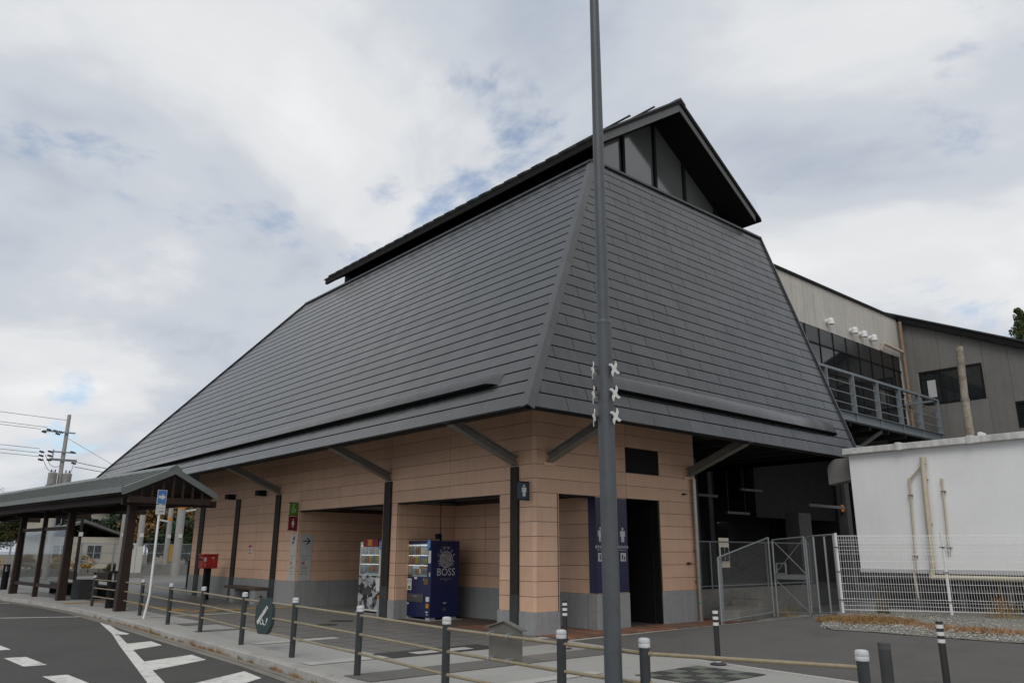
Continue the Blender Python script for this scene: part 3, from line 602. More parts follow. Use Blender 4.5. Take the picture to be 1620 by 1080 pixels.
# soffit
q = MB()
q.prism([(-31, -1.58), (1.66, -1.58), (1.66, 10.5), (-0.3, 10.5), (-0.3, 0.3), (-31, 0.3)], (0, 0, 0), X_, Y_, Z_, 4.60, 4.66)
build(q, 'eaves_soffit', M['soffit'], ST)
q = MB(); q.prism([(-31, 0.3), (-20.05, 0.3), (-20.05, 10), (-31, 10)], (0, 0, 0), X_, Y_, Z_, 4.62, 4.7); q.box(-7.0, -0.3, 5.6, 10.5, 4.5, 4.66); build(q, 'canopy_ceiling', M['dark_shaded'], ST)
# eave edge trim under the lowest course
q = MB(); q.bar((1.84, -1.85, 4.175), (-31.4, -1.85, 4.175), 0.06, 0.05); q.bar((1.85, -1.84, 4.175), (1.85, 10.66, 4.175), 0.06, 0.05); build(q, 'eaves_trim', M['black'], ST)
# wall columns and eave struts
def column(u0, u1, ztop, strut):
    q = MB(); q.box(-u1 + 0.01, -u0 - 0.01, -0.05, 0.02, 0.78, ztop); c = build(q, 'steel_column', M['steel'], ST, bevel=0.006)
    q = MB(); q.box(-u1 + 0.008, -u0 - 0.008, -0.052, 0.02, 0.0, 0.782); build(q, 'column_base', M['steel_base'], c)
    if strut:
        um = -(u0 + u1) / 2
        p0, p1 = Vector((um, -0.02, ztop + 0.04)), Vector((um, -1.92, 4.20))
        q = MB(); d = (p1 - p0).normalized(); nn = Vector((0, -d.z, d.y)) * -1
        nn = Vector((1, 0, 0)).cross(d) * -1
        if nn.z < 0: nn = -nn
        q.bar(p0, p1, 0.20, 0.02, up=nn); q.bar(p0 + nn * 0.16, p1 + nn * 0.16, 0.20, 0.02, up=nn); q.bar(p0 + nn * 0.08, p1 + nn * 0.08, 0.02, 0.14, up=nn)
        build(q, 'eaves_strut', M['steel_beam'], ST)
        # bird spikes
        q = MB()
        for k in range(44):
            p = p0.lerp(p1, 0.04 + 0.9 * k / 44) + nn * 0.17
            for s_ in (-0.06, 0.06): q.add([p + Vector((s_ - 0.003, 0, 0)), p + Vector((s_ + 0.003, 0, 0)), p + Vector((s_ * 1.8, 0, 0)) + nn * 0.09], [(0, 1, 2)])
        tag(build(q, 'bird_spikes', M['steel'], ST), kind='stuff')
column(0.48, 0.74, 3.42, True); column(5.52, 5.86, 3.42, True); column(12.2, 12.56, 3.42, True); column(15.5, 15.86, 3.42, False); column(18.9, 19.35, 3.3, False)
for yy in (0.42, 5.30):
    p0, p1 = Vector((0.02, yy, 3.50)), Vector((1.92, yy, 4.20)); d = (p1 - p0).normalized(); nn = d.cross(Y_) * -1
    if nn.z < 0: nn = -nn
    q = MB(); q.bar(p0, p1, 0.20, 0.02, up=nn); q.bar(p0 + nn * 0.16, p1 + nn * 0.16, 0.20, 0.02, up=nn); q.bar(p0 + nn * 0.08, p1 + nn * 0.08, 0.02, 0.14, up=nn); build(q, 'eaves_strut', M['steel_beam'], ST)
    q = MB(); q.box(0.0, 0.03, yy - 0.17, yy + 0.17, 3.42, 3.78); build(q, 'strut_plate', M['panel'], ST, bevel=0.004)
q = MB(); q.cyl((0.09, 5.42, 0.0), (0.09, 5.42, 3.44), 0.058, n=16); q.box(0.0, 0.1, 5.35, 5.49, 0.95, 0.97); q.box(0.0, 0.1, 5.35, 5.49, 1.7, 1.72); build(q, 'drain_pipe', M['stainless'], ST, smooth=True)
for zz in (0.42, 1.02):
    q = MB(); q.cyl((0.09, 5.42, zz), (0.09, 5.42, zz + 0.05), 0.0595, n=16); build(q, 'pipe_band', mat('green_tape', (0.12, 0.24, 0.17), 0.6), ST)
for xx in (-16.2, -13.55):
    q = MB(); q.box(xx - 0.16, xx + 0.16, -0.28, -0.002, 3.45, 3.62); build(q, 'wall_floodlight', M['black'], ST, bevel=0.01)
for p in ((0.1, 5.05, 3.05), (0.1, 5.1, 1.38)):
    q = MB(); q.cyl((0.0, p[1], p[2]), (0.07, p[1], p[2]), 0.025, n=8); q.cyl((0.05, p[1], p[2]), (0.05, p[1] + 0.12, p[2]), 0.014, n=8); build(q, 'wall_tap', M['steel'], ST)

# --- the big roof
EV, ZE, TB, SA, HR = 1.95, 4.2, 2.409, 4.496, 7.414
LA, LB = math.hypot(SA, HR), math.hypot(TB, HR)
NC = 27
vA = Vector((0, SA, HR)) / LA; nA = X_.cross(vA)
vB = Vector((-TB, 0, HR)) / LB; nB = Y_.cross(vB)
LX0, LX1 = -31.7, -16.9           # left verge, bottom and top
YR0, YR1 = 10.75, 10.56           # right verge, bottom and top
OA = Vector((0, -EV, ZE)); OB = Vector((EV, 0, ZE))
# solid core behind the shingles
e = 0.09
c8 = [Vector((EV, -EV, ZE)), Vector((EV - TB, -EV + SA, ZE + HR)), Vector((LX1, -EV + SA, ZE + HR)), Vector((LX0, -EV, ZE)), Vector((EV, YR0, ZE)), Vector((EV - TB, YR1, ZE + HR)), Vector((LX1, YR1, ZE + HR)), Vector((LX0, YR0, ZE))]
off = [Vector((-e, e, 0.02)), Vector((-e, e, -0.05)), Vector((e, e, -0.05)), Vector((e, e, 0.02)), Vector((-e, -e, 0.02)), Vector((-e, -e, -0.05)), Vector((e, -e, -0.05)), Vector((e, -e, 0.02))]
c8 = [p + o_ for p, o_ in zip(c8, off)]
q = MB(); q.add(c8, [(0, 1, 2, 3), (0, 4, 5, 1), (4, 7, 6, 5), (7, 3, 2, 6), (1, 5, 6, 2)])
RF = build(q, 'shingled_roof', M['roof_under'], ST)
GC = 0.029
def trapA(poly):
    poly = clip(poly, 1, TB / LA, EV - 0.085); poly = clip(poly, -1, (LX1 - LX0) / LA, -LX0 - 0.02); return poly
def trapB(poly):
    poly = clip(poly, -1, SA / LB, EV - 0.085); poly = clip(poly, 1, (YR0 - YR1) / LB, YR0 - 0.02); return poly
for k in range(NC):
    v0, v1 = k * LA / NC + (GC if k else 0), (k + 1) * LA / NC
    p = trapA([(-40, v0), (5, v0), (5, v1), (-40, v1)])
    q = MB(); tl = 0.008 / (v1 - v0); nn_ = len(p)
    q.add([OA + X_ * a_ + vA * b_ + nA * -0.045 for a_, b_ in p] + [OA + X_ * a_ + vA * b_ + nA * (0.005 - tl * (b_ - v0)) for a_, b_ in p], [tuple(reversed(range(nn_))), tuple(range(nn_, 2 * nn_))] + [(i_, (i_ + 1) % nn_, nn_ + (i_ + 1) % nn_, nn_ + i_) for i_ in range(nn_)])
    build(q, 'shingle_course', M['roof'], RF)
TW = 1.275; PH = -0.89
full = {}
for k in range(NC):
    v0, v1 = k * LB / NC + (GC if k else 0), (k + 1) * LB / NC
    j = -3
    while True:
        y0 = PH + (0.5 * TW if k % 2 else 0) + j * TW; j += 1
        if y0 > 11: break
        cell = [(y0 + 0.007, v0), (y0 + TW - 0.007, v0), (y0 + TW - 0.007, v1), (y0 + 0.007, v1)]
        p = trapB(cell)
        if len(p) < 3 or area(p) < 0.004: continue
        if abs(area(p) - area(cell)) < 1e-6 and k:
            if 'm' not in full:
                q = MB(); q.prism([(0.007, 0), (TW - 0.007, 0), (TW - 0.007, v1 - v0), (0.007, v1 - v0)], (0, 0, 0), X_, Y_, Z_, -0.045, 0.0); full['m'] = q.mesh('shingle', M['roof'])
            mt = axes(OB + Y_ * y0 + vB * v0, Y_, vB, nB) @ Matrix.Rotation(random.gauss(0, 0.0035), 4, 'X') @ Matrix.Rotation(random.gauss(0, 0.0012), 4, 'Y')
            put('shingle', full['m'], RF, mt)
        else:
            q = MB(); q.prism(p, OB, Y_, vB, nB, -0.045, 0.0); build(q, 'shingle', M['roof'], RF)
# hip capping
h0, h1 = Vector((EV, -EV, ZE)), Vector((EV - TB, -EV + SA, ZE + HR)); dh = (h1 - h0).normalized()
def incap(n_, s_):
    return dh.cross(n_).normalized() * s_
segs = 4
for k in range(segs):
    a, c = h0.lerp(h1, k / segs), h0.lerp(h1, (k + 1) / segs - 0.0006)
    wa = incap(nA, 1); wa = wa if wa.x < 0 else -wa
    wb = incap(nB, 1); wb = wb if wb.y > 0 else -wb
    q = MB(); ou = (nA + nB).normalized() * 0.022
    for P in ((wa, nA), (wb, nB)):
        q.add([a + ou, c + ou, c + P[0] * 0.15 + P[1] * 0.022, a + P[0] * 0.15 + P[1] * 0.022, a - ou * 0.5, c - ou * 0.5, c + P[0] * 0.15 - P[1] * 0.01, a + P[0] * 0.15 - P[1] * 0.01],
              [(0, 1, 2, 3), (4, 7, 6, 5), (0, 3, 7, 4), (1, 5, 6, 2), (3, 2, 6, 7), (0, 4, 5, 1)])
    bm_ = q.mesh('hip_cap', M['roof']); bm = bmesh.new(); bm.from_mesh(bm_); bmesh.ops.recalc_face_normals(bm, faces=bm.faces); bm.to_mesh(bm_); bm.free(); put('hip_cap', bm_, RF)
# top and verge trims
q = MB(); q.bar(h1 + Vector((-0.03, 0.0, 0.02)), (LX1, -EV + SA, ZE + HR + 0.02), 0.12, 0.06); q.bar(h1 + Vector((0.0, -0.03, 0.02)), (EV - TB, YR1, ZE + HR + 0.02), 0.12, 0.06); build(q, 'roof_top_trim', M['roof'], RF)
q = MB(); q.bar(Vector((EV, YR0, ZE)) + nB * 0.0, Vector((EV - TB, YR1, ZE + HR)), 0.05, 0.10, up=nB); build(q, 'verge_trim', M['roof'], RF)
q = MB(); q.bar((LX0, -EV, ZE), (LX1, -EV + SA, ZE + HR), 0.05, 0.10, up=nA); build(q, 'verge_trim', M['roof'], RF)
# hooded slot (snow gutter) along both faces
def hood(o, u, v, n, u0, u1, s0, name):
    arc = [R(4 + 8 * i) for i in range(13)]
    prof = [(0.03 + 0.34 * math.cos(a), -0.012 + 0.14 * math.sin(a)) for a in arc] + [(0.0, -0.01)]
    k = len(prof); vs_ = []
    secs = ((u0, 0.05), (u0 + 0.12, 0.55), (u0 + 0.30, 1.0), (u1 - 0.30, 1.0), (u1 - 0.12, 0.55), (u1, 0.05))
    for uu, f in secs:
        for s_, z in prof: vs_.append(o + u * uu + v * (s0 + s_ * (0.75 + 0.25 * f)) + n * (z * f))
    b = MB(); ns_ = len(secs); b.add(vs_, [(r_ * k + i, r_ * k + (i + 1) % k, (r_ + 1) * k + (i + 1) % k, (r_ + 1) * k + i) for r_ in range(ns_ - 1) for i in range(k)] + [tuple(reversed(range(k))), tuple(range((ns_ - 1) * k, ns_ * k))])
    me = b.mesh(name, M['roof']); bm = bmesh.new(); bm.from_mesh(me); bmesh.ops.recalc_face_normals(bm, faces=bm.faces); bm.to_mesh(me); bm.free()
    for p_ in me.polygons: p_.use_smooth = True
    me.set_sharp_from_angle(angle=R(30)); put(name, me, RF)
    b = MB(); b.prism([(u0 + 0.16, s0 - 0.05), (u1 - 0.16, s0 - 0.05), (u1 - 0.16, s0 - 0.006), (u0 + 0.16, s0 - 0.006)], o, u, v, n, 0.0, 0.07); build(b, 'slot_shade_bar', M['roof_under'], RF)  # solid black bar stands in for the shade under the gutter lip
hood(OA, X_, vA, nA, -27.9, 0.68, 0.74, 'snow_gutter')
hood(OB, Y_, vB, nB, 0.06, 9.95, 0.68, 'snow_gutter')

# --- lantern storey with glazed gable, set back behind the top of the shingled roof
YC, ZS, MS = 6.20, 14.48, 0.665     # ridge line, soffit apex, slope
XF, XG, XB = -0.20, -1.20, -15.4
YL, YRr = 2.66, 10.0
WL, WR = 3.50, 10.45
def soff(y): return ZS - MS * abs(y - YC)
q = MB()
q.box(-15.45, XG - 0.10, WL, WL + 0.1, 11.5, soff(WL) + 0.1)
q.box(-15.45, XG - 0.10, WR - 0.1, WR, 11.4, 11.75)
q.add([(-15.45, WL, 11.4), (-15.45, WR, 11.4), (-15.45, WR, soff(WR)), (-15.45, YC, ZS), (-15.45, WL, soff(WL))], [(0, 4, 3, 2, 1)])
q.box(-15.45, XG - 0.05, WL + 0.1, WR - 0.1, 11.4, 11.6)
build(q, 'lantern_wall', M['black'], ST)
# glazing: panes between mullions, cut by the roof slope
mull = [WL, 4.655, 6.12, 7.55, 9.16, 10.12, 10.40]
for a, c in zip(mull[:-1], mull[1:]):
    pts = [(a + 0.04, 11.64), (c - 0.04, 11.64)]
    ys = sorted([a + 0.04, c - 0.04] + ([YC] if a + 0.05 < YC < c - 0.05 else []), reverse=True)
    pts += [(y, max(soff(y) - 0.0, 11.641)) for y in ys]
    q = MB(); q.prism(pts, (XG - 0.02, 0, 0), Y_, Z_, X_, -0.02, 0.0); build(q, 'gable_pane', M['glass_gable'], ST)
for y in mull[:-1]:
    q = MB(); q.box(XG - 0.06, XG + 0.06, y - 0.05, y + 0.05, 11.6, soff(y)); build(q, 'gable_mullion', M['black'], ST)
q = MB(); q.box(XG - 0.05, XG + 0.05, WL - 0.02, WR, 11.56, 11.65); build(q, 'gable_sill', M['barge'], ST)
# roof slabs
q = MB(); q.prism([(YL, soff(YL)), (YC, ZS), (YRr, soff(YRr)), (YRr, soff(YRr) + 0.20), (YC, ZS + 0.26), (YL, soff(YL) + 0.20)], (0, 0, 0), Y_, Z_, X_, XB, XF - 0.03)
UPR = build(q, 'lantern_roof', M['black'], ST)
dl = Vector((0, 1, MS)).normalized(); dr = Vector((0, 1, -MS)).normalized()
# barge boards in lengths
for y0, y1 in ((YL, 3.75), (3.75, 5.3), (5.3, YC), (YC, 7.55), (7.55, 8.95), (8.95, YRr - 0.05)):
    q = MB(); q.prism([(y0 + 0.004, soff(y0) - 0.02), (y1 - 0.004, soff(y1) - 0.02), (y1 - 0.004, soff(y1) + 0.215), (y0 + 0.004, soff(y0) + 0.215)], (0, 0, 0), Y_, Z_, X_, XF - 0.03, XF); build(q, 'barge_board', M['barge'], UPR)
q = MB(); q.prism([(YL - 0.06, soff(YL) + 0.17), (YC, ZS + 0.23), (YRr + 0.22, soff(YRr) + 0.07), (YRr + 0.22, soff(YRr) + 0.14), (YC, ZS + 0.33), (YL - 0.06, soff(YL) + 0.235)], (0, 0, 0), Y_, Z_, X_, XB - 0.1, XF + 0.05); build(q, 'roof_covering', M['black'], UPR)
for k in range(25):
    x = XF - 0.1 - k * 0.61
    q = MB(); q.bar((x, YL - 0.09, soff(YL) + 0.235), (x, YC, ZS + 0.345), 0.30, 0.07, up=(0, -MS, 1)); q.bar((x, YC, ZS + 0.345), (x, YRr + 0.2, soff(YRr) + 0.16), 0.30, 0.05, up=(0, MS, 1)); build(q, 'roof_batten', M['dark_grey'], UPR)
q = MB(); q.prism([(YC - 0.22, ZS + 0.20), (YC, ZS + 0.34), (YC + 0.22, ZS + 0.20), (YC + 0.22, ZS + 0.27), (YC, ZS + 0.42), (YC - 0.22, ZS + 0.27)], (0, 0, 0), Y_, Z_, X_, XB - 0.1, XF + 0.06); build(q, 'ridge_cap', M['dark_grey'], UPR)
for y, xa, xb in ((5.3, -0.45, -3.9), (4.1, -0.4, -3.3)):
    z = soff(y) + 0.26 + 0.22
    q = MB(); q.cyl((xa, y, z), (xb, y, z), 0.03, n=8)
    for t in (0.2, 0.55, 0.9): xx = xa + (xb - xa) * t; q.cyl((xx, y, z), (xx, y, z - 0.25), 0.025, n=6)
    build(q, 'snow_guard', M['steel_base'], UPR)
q = MB(); q.bar((XF - 0.04, YL, soff(YL) + 0.085), (XB, YL, soff(YL) + 0.085), 0.10, 0.17); build(q, 'eaves_fascia', M['black'], UPR)
# ------------------------------------------------------------------ under the side canopy: platform wall, back wall, lamps
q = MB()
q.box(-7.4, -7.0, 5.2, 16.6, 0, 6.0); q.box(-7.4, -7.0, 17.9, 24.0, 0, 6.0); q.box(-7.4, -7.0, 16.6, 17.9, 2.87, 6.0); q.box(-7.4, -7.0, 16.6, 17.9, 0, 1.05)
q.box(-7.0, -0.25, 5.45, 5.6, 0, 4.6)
build(q, 'canopy_back_wall', M['dark_shaded'], ST)
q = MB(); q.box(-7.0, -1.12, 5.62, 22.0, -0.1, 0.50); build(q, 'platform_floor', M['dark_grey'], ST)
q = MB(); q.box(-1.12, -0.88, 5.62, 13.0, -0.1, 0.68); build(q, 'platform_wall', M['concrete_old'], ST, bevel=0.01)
for y, x, z in ((10.2, -3.0, 3.42), (12.0, -3.0, 2.92), (13.2, -3.2, 3.75), (7.6, -2.2, 3.3)):
    q = MB(); q.box(x - 0.06, x + 0.06, y - 0.65, y + 0.65, z - 0.04, z + 0.04); lf = build(q, 'tube_lamp', mat('dull_lamp', (0.13, 0.13, 0.125), 0.6), ST)
    for s_ in (-0.5, 0.5): q = MB(); q.cyl((x, y + s_, z + 0.04), (x, y + s_, 4.6), 0.012, n=6); build(q, 'lamp_hanger', M['dark_grey'], lf)
for x, y in ((-2.0, 8.2), (-3.8, 11.5), (-5.0, 7.5)): q = MB(); q.box(x - 0.12, x + 0.12, y - 0.12, y + 0.12, 0.5, 4.6); build(q, 'canopy_column', M['dark_grey'], ST)
for k in range(5): q = MB(); q.bar((-6.9, 6.2 + k * 1.0, 4.42), (1.6, 6.2 + k * 1.0, 4.42), 0.1, 0.18); build(q, 'canopy_beam', M['dark_shaded'], ST)
q = MB(); q.cyl((-1.2, 6.4, 4.6), (-1.2, 6.4, 3.72), 0.015, n=6); q.cyl((-1.2, 6.4, 3.72), (-1.1, 6.25, 3.5), 0.045, 0.06, n=10); build(q, 'loudspeaker', M['print_grey'], ST)
# small things hung on the walls: flag signs, guide boards
def flag(label, name, x, y0, y1, z0, z1, m, icon, cat='sign'):
    t = thing(name, label, cat, (x, y1, z0))
    q = MB(); q.box(x - 0.02, x + 0.02, y0, y1, z0, z1); build(q, 'panel', m, t, bevel=0.004)
    q = MB(); q.box(x - 0.025, x + 0.025, y0 - 0.02, y1 + 0.0, z1, z1 + 0.02); q.box(x - 0.025, x + 0.025, y0 - 0.02, y1, z0 - 0.02, z0); build(q, 'bracket', M['black'], t)
    q = MB(); ym = (y0 + y1) / 2
    if icon == 'wheel':
        pts = [Vector((x + 0.022, ym - 0.01 + math.cos(a) * 0.055, z0 + 0.14 + math.sin(a) * 0.055)) for a in [0.3 - k * 0.45 for k in range(11)]]
        q.tube(pts, 0.007, 5); q.tube([Vector((x + 0.022, ym - 0.02, z0 + 0.29)), Vector((x + 0.022, ym - 0.02, z0 + 0.17)), Vector((x + 0.022, ym + 0.04, z0 + 0.17)), Vector((x + 0.022, ym + 0.07, z0 + 0.1))], 0.008, 5); q.cyl((x + 0.02, ym - 0.02, z0 + 0.32), (x + 0.025, ym - 0.02, z0 + 0.32), 0.018, n=8)
    elif icon == 'woman':
        o = Vector((x + 0.022, ym, z0 + 0.07))
        q.prism([(math.cos(t_ * .7) * 0.022, 0.235 + math.sin(t_ * .7) * 0.022) for t_ in range(9)], o, Y_, Z_, X_, 0, 0.003); q.prism([(-0.02, 0.2), (-0.055, 0.085), (-0.02, 0.085), (-0.02, 0), (0.02, 0), (0.02, 0.085), (0.055, 0.085), (0.02, 0.2)], o, Y_, Z_, X_, 0, 0.003)
    else: man_icon(q, (x + 0.022, ym, z0 + 0.06), Y_, Z_, X_, 0.25)
    build(q, 'pictogram', M['print_white'], t); return t
flag('green wheelchair sign jutting from the wall above the red sign', 'flag_sign', -10.93, -0.30, -0.015, 2.72, 3.08, M['sign_green'], 'wheel')
flag('red women\'s toilet sign jutting from the wall below the green sign', 'flag_sign', -10.93, -0.30, -0.015, 2.28, 2.66, M['sign_red'], 'woman')
flag('dark blue men\'s toilet sign jutting from the corner pillar', 'flag_sign', -0.17, -0.31, -0.015, 2.70, 3.05, M['sign_slate'], 'man')
def guide(label, o, u, n, wd, arrow):
    t = thing('guide_board', label, 'sign', o); o = Vector(o); u = Vector(u); n = Vector(n)
    q = MB(); q.prism([(0, 0), (wd, 0), (wd, 1.38), (0, 1.38)], o, u, Z_, n, 0.001, 0.010); build(q, 'panel', M['sign_panel'], t)
    F = lambda a, b_: o + u * a + Z_ * b_ + n * 0.0115
    q = MB()
    for pl_ in arrow: q.prism([(a * wd, b_) for a, b_ in pl_], o, u, Z_, n, 0.0105, 0.0125)
    build(q, 'arrow', M['print_black'], t)
    q = MB(); q.prism([(0.30 * wd, 0.80), (0.5 * wd, 0.80), (0.5 * wd, 0.94), (0.30 * wd, 0.94)], o, u, Z_, n, 0.0105, 0.012); build(q, 'lift_pictogram', M['print_grey'], t)
    letters('エレベーター', wd * 0.155, M['print_black'], t, F(wd * 0.5, 0.72), u, Z_, n); letters('Elevator', wd * 0.12, M['print_black'], t, F(wd * 0.42, 0.63), u, Z_, n)
    q = MB()
    for a in (0.2, 0.34): q.prism([(a * wd, 0.47), ((a + .09) * wd, 0.47), ((a + .09) * wd, 0.56), (a * wd, 0.56)], o, u, Z_, n, 0.0105, 0.012)
    build(q, 'toilet_pictogram', M['print_red'], t)
    q = MB(); q.prism([(0.58 * wd, 0.46), (0.72 * wd, 0.46), (0.72 * wd, 0.56), (0.58 * wd, 0.56)], o, u, Z_, n, 0.0105, 0.012); build(q, 'wheelchair_pictogram', M['print_grey'], t)
    letters('お手洗', wd * 0.19, M['print_black'], t, F(wd * 0.42, 0.37), u, Z_, n); letters('Restroom', wd * 0.13, M['print_black'], t, F(wd * 0.45, 0.27), u, Z_, n); letters('화장실 卫生间', wd * 0.11, M['print_black'], t, F(wd * 0.45, 0.18), u, Z_, n)
    return t
guide('white guide board with up-turning arrow on the front wall', (-11.27, 0.0, 0.77), X_, -Y_, 0.40, [[(0.2, 1.10), (0.55, 1.10), (0.55, 1.14), (0.2, 1.14)], [(0.47, 1.10), (0.58, 1.10), (0.58, 1.24), (0.47, 1.24)], [(0.3, 1.22), (0.76, 1.22), (0.53, 1.33)]])
guide('white guide board with right-pointing arrow on the recess wall', (-10.83, 0.10, 0.77), Y_, X_, 0.40, [[(0.18, 1.155), (0.66, 1.155), (0.66, 1.185), (0.18, 1.185)], [(0.84, 1.17), (0.55, 1.28), (0.50, 1.25), (0.70, 1.17)], [(0.84, 1.17), (0.70, 1.17), (0.50, 1.09), (0.55, 1.06)]])
t = thing('wall_notice', 'small red and white notice plate between two wall columns', 'notice', (-14.35, 0, 1.54))
q = MB(); q.box(-14.45, -14.22, -0.012, -0.001, 1.54, 1.83); build(q, 'plate', M['print_white'], t)
q = MB(); q.box(-14.45, -14.22, -0.015, -0.0125, 1.75, 1.83); build(q, 'red_header', M['print_red'], t)
q = MB(); q.box(-14.43, -14.25, -0.015, -0.0125, 1.56, 1.60); q.box(-14.40, -14.30, -0.015, -0.0125, 1.64, 1.72); build(q, 'print_block', M['print_black'], t)
t = thing('call_point', 'red round emergency call button on the porch back wall', 'button', (-3.15, 1.85, 1.3))
q = MB(); q.box(-3.27, -3.03, 1.80, 1.849, 1.18, 1.72); build(q, 'backplate', mat('call_plate', (0.30, 0.2, 0.14), 0.5), t, bevel=0.005)
q = MB(); q.cyl((-3.15, 1.80, 1.34), (-3.15, 1.77, 1.34), 0.085, n=18); build(q, 'button', M['sign_red'], t)
# bench against the wall
t = thing('wall_bench', 'brown slab bench on concrete blocks against the front wall', 'bench', (-13.8, -0.28, 0))
q = MB(); q.box(-15.1, -12.55, -0.50, -0.06, 0.44, 0.52); build(q, 'seat', M['wood'], t, bevel=0.01)
for xx in (-14.6, -12.95):
    q = MB(); q.box(xx, xx + 0.38, -0.48, -0.06, 0.0, 0.44); blk = build(q, 'support_block', M['concrete'], t, bevel=0.008)
def star_poly(R0, n=4):
    """a four-bladed throwing star with broad hooked blades"""
    P = []
    for k in range(n):
        a = k * 2 * math.pi / n
        for x, y in ((0.30, -0.20), (0.52, -0.235), (0.74, -0.17), (0.90, -0.02), (0.985, 0.20), (0.99, 0.30), (0.90, 0.24), (0.78, 0.19), (0.66, 0.17), (0.50, 0.165), (0.36, 0.20)):
            P.append((R0 * (x * math.cos(a) - y * math.sin(a)), R0 * (x * math.sin(a) + y * math.cos(a))))
    return P
q = MB(); sp = [(0.11 * math.cos(k * math.pi / 4) * (1 if k % 2 == 0 else 0.22), 0.11 * math.sin(k * math.pi / 4) * (1 if k % 2 == 0 else 0.22)) for k in range(8)]
q.prism(sp, (-12.568, -0.27, 0.24), Y_, Z_, X_, 0, 0.004); build(q, 'star_emblem', M['print_black'], t)

# post box
t = thing('post_box', 'red post box on a black pole beside the front wall', 'post box', (-16.2, -0.70, 0))
q = MB(); q.box(-16.42, -15.98, -0.96, -0.44, 1.05, 1.50); bx_ = build(q, 'box', M['red'], t, bevel=0.03)
q = MB(); q.box(-16.45, -15.95, -0.99, -0.42, 1.495, 1.535); build(q, 'lid', M['red'], t, bevel=0.015)
q = MB(); q.box(-16.3, -16.1, -0.80, -0.60, 0, 1.05); build(q, 'pole', M['black'], t, bevel=0.01)
q = MB(); q.box(-15.979, -15.974, -0.93, -0.85, 1.28, 1.42); build(q, 'notice_window', M['print_grey'], t)
letters('〒', 0.13, M['print_white'], t, (-15.976, -0.62, 1.38), Y_, Z_, X_); letters('POST', 0.055, M['print_white'], t, (-15.976, -0.88, 1.17), Z_, -Y_, X_)
q = MB(); q.box(-16.35, -16.1, -0.968, -0.958, 1.32, 1.37); build(q, 'slot', M['black'], t)
q = MB(); q.box(-16.0, -15.4, -0.4, -0.02, 0.0, 0.004)

